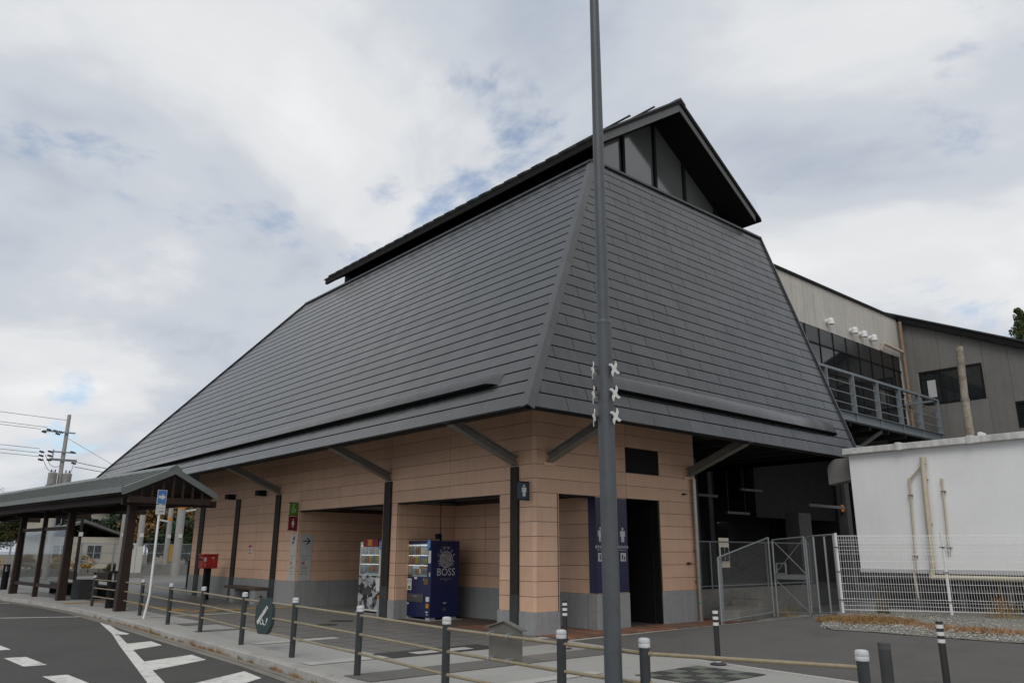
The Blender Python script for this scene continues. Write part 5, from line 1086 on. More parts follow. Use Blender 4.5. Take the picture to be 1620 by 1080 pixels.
for z0, z1 in ((0.98, 1.84), (0.1, 0.86)):
    q = MB(); q.cyl(A0 + Z_ * z0, B0 + Z_ * z1, 0.010, n=6); q.cyl(A0 + Z_ * z1, B0 + Z_ * z0, 0.010, n=6); build(q, 'brace', M['galv'], t)
q = MB(); p = A0.lerp(B0, 0.08) + Z_ * 1.0; d = (B0 - A0).normalized(); q.bar(p, p + d * 0.32, 0.03, 0.03); q.bar(p + Z_ * 0.25, p + d * 0.32 + Z_ * 0.25, 0.03, 0.03); q.bar(p, p + Z_ * 0.25, 0.03, 0.03); q.bar(p + d * 0.32, p + d * 0.32 + Z_ * 0.25, 0.03, 0.03); build(q, 'latch_box', M['galv'], t)
t = thing('chain_link_fence', 'narrow chain-link fence between the gate and the white fence', 'fence', (1.92, 7.35, 0.14))
clpanel(t, (1.95, 7.33), (2.36, 6.96), 0.14, 0.2, 1.86, 1.83); clpanel(t, (2.36, 6.96), (3.02, 6.66), 0.2, 0.25, 1.83, 1.80, (0, 1)); q = MB(); q.cyl((2.72, 6.8, 0.2), (2.72, 6.8, 2.02), 0.024, n=10); build(q, 'post', M['galv'], t, smooth=True)
t = thing('chain_link_fence', 'chain-link fence standing on the dark platform wall', 'fence', (-1.0, 5.7, 0.68))
for a, c_ in (((-1.0, 5.75), (-1.0, 7.5)), ((-1.0, 7.5), (-1.0, 10.3)), ((-1.0, 10.3), (-1.0, 12.8))): clpanel(t, a, c_, 0.68, 0.68, 1.25, 1.25, (1, 1 if c_[1] > 12 else 0))
t = thing('block_stack', 'stack of grey concrete blocks behind the low chain-link panel', 'blocks', (-0.35, 7.9, 0))
for i in range(2):
    for k in range(3): q = MB(); q.box(-0.62 + i * 0.42, -0.62 + i * 0.42 + 0.40, 7.8, 8.0, 0.05 + k * 0.2, 0.05 + k * 0.2 + 0.19); build(q, 'block', M['concrete_old'], t, bevel=0.008)
t = thing('concrete_slab_remnant', 'broken mossy concrete kerb on the ground behind the sloping fence', 'concrete', (0.1, 7.0, 0))
q = MB(); q.prism([(0.62, 6.3), (0.55, 7.3), (0.2, 8.6), (-0.5, 8.4), (-0.5, 7.0), (0.2, 6.0)], (0, 0, 0), X_, Y_, Z_, 0.0, 0.26); build(q, 'slab', M['concrete_old'], t, bevel=0.02)

# ------------------------------------------------------------------ white cabin
t = thing('white_cabin', 'white prefabricated cabin with stained parapet behind the white mesh fence', 'cabin', (2.46, 9.0, 0.2)); WBX = t
q = MB(); q.box(2.46, 10.2, 9.0, 12.0, 1.17, 4.15); build(q, 'wall', M['white_wall'], t, bevel=0.02)
q = MB(); q.box(2.46, 10.2, 8.985, 9.0, 1.17, 1.27); build(q, 'base_flashing', M['print_grey'], t)
q = MB(); q.box(2.38, 10.3, 8.84, 12.1, 4.135, 4.29); build(q, 'parapet', M['parapet'], t, bevel=0.012)
for xx in (3.83, 5.49, 7.2, 8.9): q = MB(); q.box(xx - 0.055, xx + 0.055, 8.80, 9.1, 4.12, 4.315); build(q, 'parapet_joint_cap', M['parapet'], t, bevel=0.008)
q = MB(); q.box(2.6, 10.1, 9.35, 11.9, 0.0, 1.05); build(q, 'dark_base', M['dark_shaded'], t)
q = MB(); q.box(2.5, 10.2, 9.02, 9.2, 1.02, 1.17); q.box(2.5, 10.2, 9.02, 9.1, 0.78, 0.84)
for k in range(8): q.box(2.7 + k, 2.82 + k, 9.05, 9.2, 0.1, 1.05)
build(q, 'base_frame', M['dark_grey'], t)
q = MB(); q.tube([Vector((4.36, 8.86, 3.80)), Vector((4.27, 8.88, 1.30)), Vector((4.22, 8.88, 1.12)), Vector((4.22, 8.88, 1.07))], 0.060, 14); q.cyl((4.37, 8.88, 3.74), (4.37, 8.88, 3.90), 0.075, n=14); q.cyl((4.20, 8.88, 1.09), (10, 8.88, 1.09), 0.055, n=14); build(q, 'large_waste_pipe', M['pvc'], t, smooth=True)
q = MB(); q.tube([Vector((4.33, 8.93, 3.74)), Vector((3.97, 8.93, 3.38)), Vector((3.86, 8.93, 1.32)), Vector((3.80, 8.93, 1.15)), Vector((3.83, 8.93, 0.6))], 0.022, 10); q.cyl((3.97, 8.93, 3.33), (3.97, 8.93, 3.42), 0.032, n=10); build(q, 'thin_waste_pipe', M['pvc'], t, smooth=True)
q = MB(); q.tube([Vector((4.72, 8.93, 3.33)), Vector((4.66, 8.93, 1.65)), Vector((4.66, 8.98, 1.62))], 0.022, 10); q.cyl((4.72, 8.93, 3.28), (4.72, 8.93, 3.37), 0.032, n=10); build(q, 'thin_waste_pipe', M['pvc'], t, smooth=True)
for x, z in ((3.94, 3.0), (3.87, 1.55), (4.71, 3.05), (4.67, 1.75), (4.34, 3.35), (4.30, 2.3), (5.2, 1.08), (6.4, 1.08)): q = MB(); q.box(x - 0.05, x + 0.05, 8.905, 8.995, z, z + 0.03); build(q, 'pipe_clip', M['steel_beam'], t)
q = MB(); q.box(2.33, 2.455, 9.3, 9.75, 3.50, 4.12); build(q, 'fan_box', M['white'], t, bevel=0.01)
hp = [(1.68, 3.42)] + [(1.68 + 0.30 * (1 - math.cos(a * math.pi / 12)), 3.80 + 0.30 * math.sin(a * math.pi / 12)) for a in range(7)] + [(2.325, 4.10), (2.325, 3.52)]
q = MB(); q.prism(hp, (0, 9.72, 0), X_, Z_, -Y_, 0, 0.40); build(q, 'fan_hood', M['grey_paint'], t, bevel=0.008)
q = MB(); q.box(5.62, 5.74, 9.0, 9.2, 4.295, 4.37); q.cyl((5.68, 8.98, 4.35), (5.68, 9.12, 4.35), 0.045, n=10); build(q, 'floodlight', M['white'], t)
t = thing('concrete_stump', 'weathered concrete vent pipe rising behind the white cabin roof', 'vent pipe', (4.15, 13.0, 0))
q = MB(); q.cyl((4.13, 13, -0.2), (4.13, 13, 5.9), 0.115, 0.11, n=18); q.cyl((4.13, 13, 5.9), (4.18, 13, 7.32), 0.10, 0.098, n=18); q.cyl((4.18, 13, 7.30), (4.18, 13, 7.45), 0.108, 0.10, n=18); build(q, 'pipe', mat('stump_concrete', (0.26, 0.225, 0.18), 0.9, 0.35, 6, 0.4, 40, stain=0.7, stain_col=(0.08, 0.07, 0.055), dirt_scale=4), t, smooth=True)
q = MB(); q.cyl((4.13, 13, 5.86), (4.13, 13, 5.91), 0.122, n=18); build(q, 'joint_band', M['concrete_old'], t)

# ------------------------------------------------------------------ overhead concourse building and grey annex
t = thing('concourse_building', 'beige panelled upper-floor concourse with dark window band and steel walkway', 'building', (-1, 16, 0)); CB = t
q = MB(); q.box(-7.0, -1.02, 10.85, 22.0, 6.0, 11.22); build(q, 'core', M['dark_shaded'], t)
q = MB(); q.box(-2.25, -1.75, 13.7, 14.5, 0.5, 2.95); build(q, 'support_pier', mat('pier_grey', (0.09, 0.09, 0.088), 0.8, 0.15, 4), t)
q = MB(); q.box(-7.0, -2.6, 20.5, 20.8, 0.5, 6.0); q.box(-4.2, -3.9, 14.6, 20.5, 2.9, 6.0); build(q, 'ground_floor_wall', M['dark_shaded'], t)
ys = [10.9 + 0.787 * k for k in range(15)]
for a, c_ in zip(ys[:-1], ys[1:]):
    q = MB(); q.box(-1.02, -1.0, a + 0.006, min(c_, 21.95) - 0.006, 9.52, 11.18); build(q, 'cladding_panel', M['beige'], t)
q = MB(); q.box(-1.03, -0.985, 21.62, 21.98, 6.1, 9.52); build(q, 'corner_panel', M['beige'], t)
q = MB(); q.box(-1.10, -0.93, 10.8, 22.3, 11.18, 11.28); build(q, 'parapet_trim', M['black'], t)
yw = [10.95 + 1.0 * k for k in range(11)] + [21.6]
for i, (a, c_) in enumerate(zip(yw[:-1], yw[1:])):
    q = MB(); q.box(-1.018, -1.006, a + 0.02, c_ - 0.02, 8.92, 9.50); build(q, 'spandrel_panel', mat('spandrel', (0.02, 0.019, 0.018), 0.35, 0.1), t)
    q = MB(); q.box(-1.018, -1.008, a + 0.04, c_ - 0.04, 7.95, 8.85); build(q, 'window_pane', M['glass_dark'], t)
    q = MB(); q.box(-1.018, -1.008, a + 0.04, c_ - 0.04, 6.2, 7.88); build(q, 'window_pane', M['glass_dark'], t)
    q = MB(); q.box(-1.02, -0.985, a - 0.025, a + 0.025, 6.2, 9.52); build(q, 'window_mullion', M['black'], t)
q = MB(); q.box(-1.02, -0.985, 10.9, 21.62, 8.86, 8.92); q.box(-1.02, -0.985, 10.9, 21.62, 7.88, 7.94); build(q, 'window_transom', M['black'], t)
for y in (15.59, 17.43, 18.2, 19.04):
    q = MB(); z = 9.88; q.cyl((-1.0, y, z), (-0.82, y, z), 0.10, n=14); q.cyl((-0.82, y, z + 0.04), (-0.82, y, z - 0.13), 0.11, 0.12, n=14); q.lathe((-0.82, y, z + 0.04), [(0.11, 0), (0.08, 0.06), (0.02, 0.09)], 14); build(q, 'vent_hood', M['white'], t, smooth=True)
q = MB(); q.tube([Vector((-0.84, 21.7, 11.05)), Vector((-0.84, 21.7, 6.2))], 0.075, 12); build(q, 'downpipe', M['rust_pipe'], t, smooth=True)
q = MB(); q.tube([Vector((-0.98, 19.9, 9.55)), Vector((-0.85, 19.9, 9.8)), Vector((-0.84, 21.6, 9.72))], 0.065, 12); build(q, 'downpipe', M['pvc'], t, smooth=True)
# walkway
q = MB(); q.box(-1.0, 0.25, 10.9, 21.6, 6.02, 6.10); dk = build(q, 'walkway_deck', M['dark_grey'], t)
q = MB(); q.box(0.24, 0.27, 10.9, 21.6, 5.86, 6.14); q.box(0.16, 0.36, 10.9, 21.6, 6.14, 6.16); q.box(0.16, 0.36, 10.9, 21.6, 5.84, 5.86); build(q, 'walkway_girder', M['galv_blue'], dk)
for k in range(8): q = MB(); q.box(-1.0, 0.22, 11.2 + k * 1.4, 11.32 + k * 1.4, 5.70, 6.0); build(q, 'walkway_beam', M['dark_shaded'], dk)
for y in (10.95, 12.6, 14.4, 16.2, 18.0, 19.7, 21.5): q = MB(); q.box(0.17, 0.33, y - 0.03, y + 0.03, 5.86, 7.48); build(q, 'railing_post', M['galv_blue'], dk)
q = MB(); q.box(0.19, 0.31, 10.9, 21.56, 7.47, 7.55); build(q, 'railing_top', M['galv_blue'], dk)
for z in (6.45, 6.8, 7.15): q = MB(); q.cyl((0.25, 10.9, z), (0.25, 21.5, z), 0.014, n=6); build(q, 'railing_wire', M['galv'], dk)
q = MB(); q.bar((0.25, 21.53, 7.51), (-1.0, 21.53, 7.51), 0.06, 0.08); q.box(-0.4, -0.34, 21.5, 21.56, 6.1, 7.5); build(q, 'railing_return', M['galv_blue'], dk)
q = MB(); q.box(-0.6, -0.3, 14.2, 14.5, 0.5, 5.7); q.bar((-0.45, 14.35, 4.6), (0.2, 12.4, 5.75), 0.12, 0.12); q.bar((-0.45, 14.35, 4.6), (0.2, 16.3, 5.75), 0.12, 0.12); build(q, 'walkway_column', M['dark_grey'], dk)
for y in (11.9, 13.9):
    q = MB(); q.bar((0.5, y - 0.9, 4.95), (0.5, y + 0.8, 4.95), 0.1, 0.1); q.box(0.44, 0.56, y - 0.95, y - 0.82, 4.98, 5.1); build(q, 'cable_tray', M['galv_blue'], dk)

t = thing('grey_annex', 'grey cement-clad building with sloping roof and dark corner window', 'building', (2, 22, 0))
def gt(x): return 11.13 - 0.459 * (x + 1.04)
xs = [-1.02, -0.53, 0.40, 1.29, 1.96, 2.83, 3.9, 5.0, 6.2, 8.0]
q = MB(); q.prism([(-1.02, 0.0), (8.0, 0.0), (8.0, gt(8.0)), (-1.02, gt(-1.02))], (0, 22.04, 0), X_, Z_, -Y_, -6.0, 0.0); build(q, 'core', M['joint_light'], t)
WX0, WX1, WZ0, WZ1 = -0.47, 1.88, 7.44, 8.84
for a, c_ in zip(xs[:-1], xs[1:]):
    P = [(a + 0.012, 0.5), (c_ - 0.012, 0.5), (c_ - 0.012, gt(c_) - 0.02), (a + 0.012, gt(a) - 0.02)]
    if c_ > WX0 + 0.01 and a < WX1 - 0.01:
        x0, x1 = max(a, WX0), min(c_, WX1)
        lo = [(a + 0.012, 0.5), (c_ - 0.012, 0.5), (c_ - 0.012, WZ0 - 0.01), (a + 0.012, WZ0 - 0.01)]; up_ = [(a + 0.012, WZ1 + 0.01), (c_ - 0.012, WZ1 + 0.01), (c_ - 0.012, gt(c_) - 0.02), (a + 0.012, gt(a) - 0.02)]
        polys = [lo, up_]
        if c_ > WX1 + 0.02: polys.append([(WX1 + 0.01, WZ0 - 0.005), (c_ - 0.012, WZ0 - 0.005), (c_ - 0.012, WZ1 + 0.005), (WX1 + 0.01, WZ1 + 0.005)])
    elif 2.8 < a < 3.9: polys = [[(a + 0.012, 7.17), (c_ - 0.012, 7.17), (c_ - 0.012, gt(c_) - 0.02), (a + 0.012, gt(a) - 0.02)], [(a + 0.012, 0.5), (c_ - 0.012, 0.5), (c_ - 0.012, 6.17), (a + 0.012, 6.17)]]
    else: polys = [P]
    for pl_ in polys: q = MB(); q.prism(pl_, (0, 22.04, 0), X_, Z_, -Y_, 0.0, 0.03); build(q, 'cladding_panel', M['greycl'], t)
for x0, x1, z0, z1, nm in ((WX0, WX1, WZ0, WZ1, 3), (2.83, 3.9, 6.18, 7.16, 1)):
    q = MB(); q.box(x0, x1, 22.03, 22.035, z0, z1); build(q, 'window_pane', M['glass_dark'], t)
    q = MB(); q.box(x0, x1, 21.99, 22.02, z0, z0 + 0.08); q.box(x0, x1, 21.99, 22.02, z1 - 0.08, z1)
    for k in range(nm + 1): xx = x0 + (x1 - x0 - 0.06) * k / nm; q.box(xx, xx + 0.06, 21.992, 22.018, z0 + 0.08, z1 - 0.08)
    build(q, 'window_frame', M['black'], t)
q = MB(); q.box(-0.2, 0.12, 22.022, 22.028, 7.75, 8.45); build(q, 'window_blind', M['print_grey'], t)
q = MB(); q.prism([(-2.4, gt(-2.4) + 0.0), (8.4, gt(8.4) + 0.0), (8.4, gt(8.4) + 0.26), (-2.4, gt(-2.4) + 0.26)], (0, 21.75, 0), X_, Z_, Y_, 0, 6.4); build(q, 'roof', M['black'], t)
q = MB(); q.prism([(-2.4, gt(-2.4) + 0.265), (8.4, gt(8.4) + 0.265), (8.4, gt(8.4) + 0.33), (-2.4, gt(-2.4) + 0.33)], (0, 21.70, 0), X_, Z_, Y_, 0, 6.5); build(q, 'roof_edge', M['steel_base'], t)
# station hall sign seen in the dark passage
t = thing('orange_sign', 'small orange hanging sign in the dark passage beside the white cabin', 'sign', (-0.4, 14.3, 2.93))
q = MB(); q.box(-0.42, -0.38, 14.05, 14.55, 2.95, 3.17); build(q, 'panel', M['orange'], t)
q = MB(); q.box(-0.377, -0.374, 14.38, 14.48, 2.98, 3.14); build(q, 'mark', M['print_black'], t)
q = MB(); q.cyl((-0.4, 14.15, 3.17), (-0.4, 14.15, 5.7), 0.012, n=6); q.cyl((-0.4, 14.45, 3.17), (-0.4, 14.45, 5.7), 0.012, n=6); build(q, 'hanger', M['steel'], t)
t = thing('tube_lamp', 'unlit white tube lamp hanging beside the orange sign', 'lamp', (0.1, 12.0, 3.0))
q = MB(); q.box(0.05, 0.15, 11.0, 13.2, 2.98, 3.06); build(q, 'body', mat('dull_lamp', (0.13, 0.13, 0.125), 0.6), t); q = MB(); q.cyl((0.1, 12.9, 3.06), (0.1, 12.9, 5.7), 0.01, n=6); q.cyl((0.1, 11.3, 3.06), (0.1, 11.3, 5.7), 0.01, n=6); build(q, 'hanger', M['steel'], t)
# ------------------------------------------------------------------ bus shelter
SL = 0.105
def sy(x, y): return y + SL * (x + 11.6)
t = thing('bus_shelter', 'long bus shelter with grey ribbed gable roof on dark brown posts', 'bus shelter', (-12.4, -4.47, 0)); BS = t
XE, XW = -11.6, -64.0
def sprism(b, poly, x0, x1):
    k = len(poly); v_ = [(x0, sy(x0, y), z) for y, z in poly] + [(x1, sy(x1, y), z) for y, z in poly]
    return b.add(v_, [tuple(range(k)), tuple(reversed(range(k, 2 * k)))] + [(i, k + i, k + (i + 1) % k, (i + 1) % k) for i in range(k)])
q = MB(); sprism(q, [(-4.98, 3.24), (-3.62, 3.88), (-2.36, 3.20), (-2.36, 3.32), (-3.62, 4.0), (-4.98, 3.36)], XE, XW)
sr = build(q, 'roof', M['shelter_roof'], t)
q = MB()
sprism(q, [(-5.0, 3.16), (-4.95, 3.16), (-3.62, 3.80), (-3.62, 3.96), (-5.0, 3.34)], XE + 0.03, XE - 0.02); sprism(q, [(-3.62, 3.80), (-2.38, 3.13), (-2.33, 3.13), (-2.33, 3.29), (-3.62, 3.96)], XE + 0.03, XE - 0.02)
build(q, 'barge_board', M['shelter_roof'], sr)
q = MB(); sprism(q, [(-5.03, 3.22), (-4.985, 3.22), (-4.985, 3.38), (-5.03, 3.38)], XE, XW); build(q, 'gutter', M['shelter_roof'], sr)
for k in range(50):
    x = XE - 0.35 - k * 0.62
    if x < -45: break
    q = MB(); q.bar((x, sy(x, -4.98), 3.375), (x, sy(x, -3.62), 4.015), 0.07, 0.05, up=(0, -0.6, 1)); build(q, 'roof_rib', M['shelter_roof'], sr)
for k in range(12):
    x0 = XE - k * 2.7; x1 = x0 - 2.66; q = MB(); sprism(q, [(-3.80, 3.90), (-3.62, 4.0), (-3.44, 3.90), (-3.44, 3.96), (-3.62, 4.075), (-3.80, 3.96)], x0, x1); build(q, 'ridge_cap', M['shelter_roof'], sr)
q = MB(); sprism(q, [(-4.90, 3.18), (-3.62, 3.79), (-2.42, 3.14), (-2.42, 3.18), (-3.62, 3.84), (-4.90, 3.22)], XE - 0.1, XW); build(q, 'ceiling_board', M['brown'], sr)
for k in range(9):
    yy = -4.75 + k * 0.285; zt = 3.80 - abs(yy + 3.62) * 0.49; q = MB()
    if zt - 3.14 > 0.04: q.box(XE - 0.12, XE - 0.06, sy(XE, yy) - 0.03, sy(XE, yy) + 0.03, 3.12, zt); build(q, 'gable_slat', M['brown'], sr)
q = MB(); q.box(XE - 0.15, XE - 0.02, -4.8, -2.5, 2.95, 3.12); build(q, 'gable_beam', M['brown'], t)
q = MB(); sprism(q, [(-4.62, 3.0), (-4.42, 3.0), (-4.42, 3.16), (-4.62, 3.16)], XE - 0.1, XW); sprism(q, [(-2.75, 2.95), (-2.6, 2.95), (-2.6, 3.18), (-2.75, 3.18)], XE - 0.1, XW); build(q, 'long_beam', M['brown'], t)
def bat_post(x, y, w0, w1, d0, d1, z1, ytop):
    b = MB(); b.add([(x - w0 / 2, y - d0 / 2, -0.05), (x + w0 / 2, y - d0 / 2, -0.05), (x + w0 / 2, y + d0 / 2, -0.05), (x - w0 / 2, y + d0 / 2, -0.05), (x - w1 / 2, ytop - d1 / 2, z1), (x + w1 / 2, ytop - d1 / 2, z1), (x + w1 / 2, ytop + d1 / 2, z1), (x - w1 / 2, ytop + d1 / 2, z1)],
          [(0, 3, 2, 1), (4, 5, 6, 7), (0, 1, 5, 4), (1, 2, 6, 5), (2, 3, 7, 6), (3, 0, 4, 7)]); return b
PS = [(-12.4, -4.47), (-18.85, -4.62), (-24.9, -5.05), (-31.2, -5.75), (-38, -6.5)]
for x, y in PS: build(bat_post(x, y, 0.32, 0.25, 0.27, 0.20, 3.2, y), 'post', M['brown'], t, bevel=0.008)
for x, y in PS: q = MB(); q.box(x - 0.1, x + 0.1, y - 0.3, y + 2.4, 2.92, 3.12); build(q, 'cross_beam', M['brown'], t)
build(bat_post(-21.9, -4.84, 0.16, 0.14, 0.16, 0.14, 3.1, -4.84), 'mullion', M['brown'], t)
for (x0, y0), (x1, y1) in (((-18.85, -4.62), (-21.9, -4.84)), ((-21.9, -4.84), (-24.9, -5.05))):
    A0, B0 = Vector((x0 - 0.15, y0, 0)), Vector((x1 + 0.15, y1, 0))
    for z in (0.42, 2.40): q = MB(); q.bar(A0 + Z_ * z, B0 + Z_ * z, 0.08, 0.12); build(q, 'glazing_rail', M['brown'], t)
    q = MB(); q.bar(A0 + Z_ * 1.41, B0 + Z_ * 1.41, 0.012, 1.86); build(q, 'glass_pane', M['glass'], t)
for x, yy in ((-20.2, -3.3), (-23.4, -3.7)):
    b_ = thing('shelter_bench', 'dark slatted bench under the bus shelter, %s the two panes' % ('nearer of two behind' if x > -21 else 'farther of two behind'), 'bench', (x, yy, 0))
    q = MB(); q.box(x - 1.1, x + 1.1, yy - 0.2, yy + 0.22, 0.40, 0.45); build(q, 'seat', M['wood'], b_)
    q = MB(); q.box(x - 1.1, x + 1.1, yy + 0.22, yy + 0.27, 0.55, 0.85); build(q, 'backrest', M['wood'], b_)
    for s_ in (-0.95, 0.95): q = MB(); q.box(x + s_ - 0.04, x + s_ + 0.04, yy - 0.18, yy + 0.26, 0, 0.40); q.box(x + s_ - 0.04, x + s_ + 0.04, yy + 0.2, yy + 0.26, 0.4, 0.85); build(q, 'leg', M['black'], b_)
b_ = thing('black_bin', 'low black box planter standing behind the shelter post', 'box', (-19.5, -3.9, 0))
q = MB(); q.box(-20.1, -19.0, -4.05, -3.45, 0, 0.62); build(q, 'body', M['steel_base'], b_, bevel=0.02); q = MB(); q.box(-20.05, -19.05, -4.0, -3.5, 0.60, 0.64); build(q, 'lid', M['black'], b_)
def lantern(label, x, y):
    t = thing('lantern_bollard', label, 'lantern', (x, y, 0)); q = MB(); q.cyl((x, y, 0), (x, y, 0.74), 0.135, n=20); build(q, 'body', M['black'], t, smooth=True)
    q = MB(); q.cyl((x, y, 1.0), (x, y, 1.05), 0.14, n=20); build(q, 'top', M['black'], t)
    for k in range(8): a = k * math.pi / 4; q = MB(); q.box(x + math.cos(a) * 0.115 - 0.014, x + math.cos(a) * 0.115 + 0.014, y + math.sin(a) * 0.115 - 0.014, y + math.sin(a) * 0.115 + 0.014, 0.74, 1.0); build(q, 'bar', M['black'], t)
    q = MB(); q.cyl((x, y, 0.74), (x, y, 0.99), 0.06, n=12); build(q, 'diffuser', M['print_white'], t)
lantern('black lantern bollard beside the nearest shelter post', -13.85, -4.34)
lantern('black lantern bollard at the far left under the shelter', -28.9, -4.75)
# direction sign on a white pole
t = thing('arrow_sign', 'white pole with small blue arrow sign and white plate at the kerb', 'road sign', (-9.25, -4.66, 0)); ox, oy = -9.25, -4.66
q = MB(); q.tube([Vector((ox - 0.06, oy - 0.06, -0.02)), Vector((ox - 0.0, oy, 0.55)), Vector((ox, oy, 3.12))], 0.031, 14); build(q, 'pole', M['white'], t, smooth=True)
nn = Vector((12.2 - ox, -11.2 - oy, 0)).normalized(); nn = Matrix.Rotation(R(28), 3, 'Z') @ nn; u = Z_.cross(nn)
o = Vector((ox, oy, 2.80)) + nn * 0.035
q = MB(); q.prism([(-0.125, 0), (0.125, 0), (0.125, 0.36), (-0.125, 0.36)], o, u, Z_, nn, 0, 0.006); build(q, 'blue_plate', M['print_white'], t)
q = MB(); q.prism([(-0.113, 0.012), (0.113, 0.012), (0.113, 0.348), (-0.113, 0.348)], o, u, Z_, nn, 0.0065, 0.0075); build(q, 'blue_face', M['sign_blue'], t)
q = MB(); q.prism([(-0.09, 0.145), (0.02, 0.145), (0.02, 0.215), (-0.09, 0.215)], o, u, Z_, nn, 0.008, 0.009); q.prism([(0.0, 0.09), (0.10, 0.18), (0.0, 0.27)], o, u, Z_, nn, 0.0082, 0.0092); build(q, 'arrow', M['print_white'], t)
q = MB(); q.prism([(-0.125, -0.26), (0.125, -0.26), (0.125, -0.02), (-0.125, -0.02)], o, u, Z_, nn, 0, 0.006); build(q, 'text_plate', M['print_white'], t)
letters('ここから', 0.055, M['print_black'], t, o + nn * 0.0075 + Z_ * -0.10, u, Z_, nn); letters('一方通行', 0.055, M['print_black'], t, o + nn * 0.0075 + Z_ * -0.19, u, Z_, nn)

# ------------------------------------------------------------------ far left: utility pole, poles, fence, houses, trees
UX, UY = -41.75, -0.75
t = thing('utility_pole', 'concrete utility pole with crossarms, insulators and two transformers', 'utility pole', (UX, UY, -0.2))
q = MB(); q.cyl((UX, UY, -0.3), (UX, UY, 9.75), 0.16, 0.105, n=14); build(q, 'shaft', M['conc_pole'], t, smooth=True)
for z, y0, y1 in ((8.62, -1.3, 0.45), (7.42, -0.6, 0.65), (6.98, -0.75, 0.75), (6.92, -0.75, 0.75)): q = MB(); q.bar((UX + 0.15, UY + y0, z), (UX + 0.15, UY + y1, z), 0.08, 0.08); build(q, 'crossarm', M['galv'], t)
q = MB(); q.box(UX + 0.1, UX + 0.2, UY - 0.62, UY - 0.56, 6.95, 7.55); build(q, 'arm_upright', M['galv'], t)
for y0, z in ((-1.0, 8.70), (-0.65, 8.66), (-0.35, 8.62), (-1.25, 8.55), (-0.5, 8.5), (-1.2, 7.35), (-1.2, 7.12), (-1.2, 6.88), (-0.75, 7.40), (-0.75, 7.15), (-0.75, 6.9), (0.6, 6.8), (0.45, 7.46)):
    q = MB(); q.lathe((0, 0, 0), [(0.03, -0.14), (0.075, -0.09), (0.04, -0.05), (0.085, 0.0), (0.04, 0.05), (0.075, 0.09), (0.03, 0.14)], 8); io = put('insulator', q.mesh('insulator', M['insul']), t, Matrix.Translation((0.15, y0, z + 0.2)) @ Matrix.Rotation(R(78), 4, 'X'))
for dy in (-0.42, 0.36):
    q = MB(); q.lathe((UX + 0.1, UY + dy, 5.45), [(0.23, 0), (0.25, 0.04), (0.25, 0.62), (0.26, 0.64), (0.26, 0.70), (0.1, 0.76)], 16); tr_ = build(q, 'transformer', M['conc_pole'], t, smooth=True)
    q = MB()
    for a in (-0.1, 0.1): q.cyl((UX + 0.1, UY + dy + a, 6.2), (UX + 0.1, UY + dy + a, 6.36), 0.035, n=8)
    build(q, 'bushing', M['insul'], tr_)
q = MB(); q.bar((UX + 0.1, UY - 0.7, 5.42), (UX + 0.1, UY + 0.65, 5.42), 0.3, 0.08); build(q, 'transformer_bracket', M['galv'], t)
for k, (y0, z0, y1, z1) in enumerate(((-1.0, 7.2, -0.1, 6.6), (-1.1, 7.0, -0.3, 6.3), (0.6, 6.8, 0.4, 6.3))):
    q = MB(); pts = [Vector((UX + 0.15, UY + y0 + (y1 - y0) * s_ / 6, z0 + (z1 - z0) * s_ / 6 - 0.35 * math.sin(math.pi * s_ / 6))) for s_ in range(7)]; q.tube(pts, 0.014, 4); build(q, 'jumper_wire', M['wire'], t)
def wire(label, a, c_, sag, r=0.014):
    b = MB(); a, c_ = Vector(a), Vector(c_); n_ = 14; b.tube([a.lerp(c_, i / n_) - Z_ * sag * 4 * (i / n_) * (1 - i / n_) for i in range(n_ + 1)], r, 5); o = build(b, 'power_line', M['wire']); return tag(o, label, 'cable', 'overhead cables at the utility pole')
for i, (z, yo, lb) in enumerate(((9.4, -0.1, 'topmost thin cable running left from the utility pole'), (8.86, -1.1, 'upper cable of the high pair leaving the pole to the left'), (8.72, -1.4, 'lower cable of the high pair leaving the pole to the left'), (7.55, -1.3, 'top cable of the lower three leaving the pole to the left'), (7.30, -1.35, 'middle cable of the lower three leaving the pole to the left'), (7.08, -1.3, 'bottom cable of the lower three leaving the pole to the left'))):
    wire(lb, (UX, UY + yo, z), (UX - 1 - i * 0.3, -34, z + 2.6), 0.35)
for i, (z, lb) in enumerate(((8.3, 'thin stay wire dropping from the utility pole towards the roof'), (6.9, 'upper of two cables running from the pole behind the roof'), (6.6, 'lower of two cables running from the pole behind the roof'))):
    wire(lb, (UX, UY + (0.1 if i == 0 else 0.7), z), (-44, 12 if i else 9, 3.8 if i == 0 else 6.2), 0.25 if i else 0.0, 0.012 if i == 0 else 0.02)
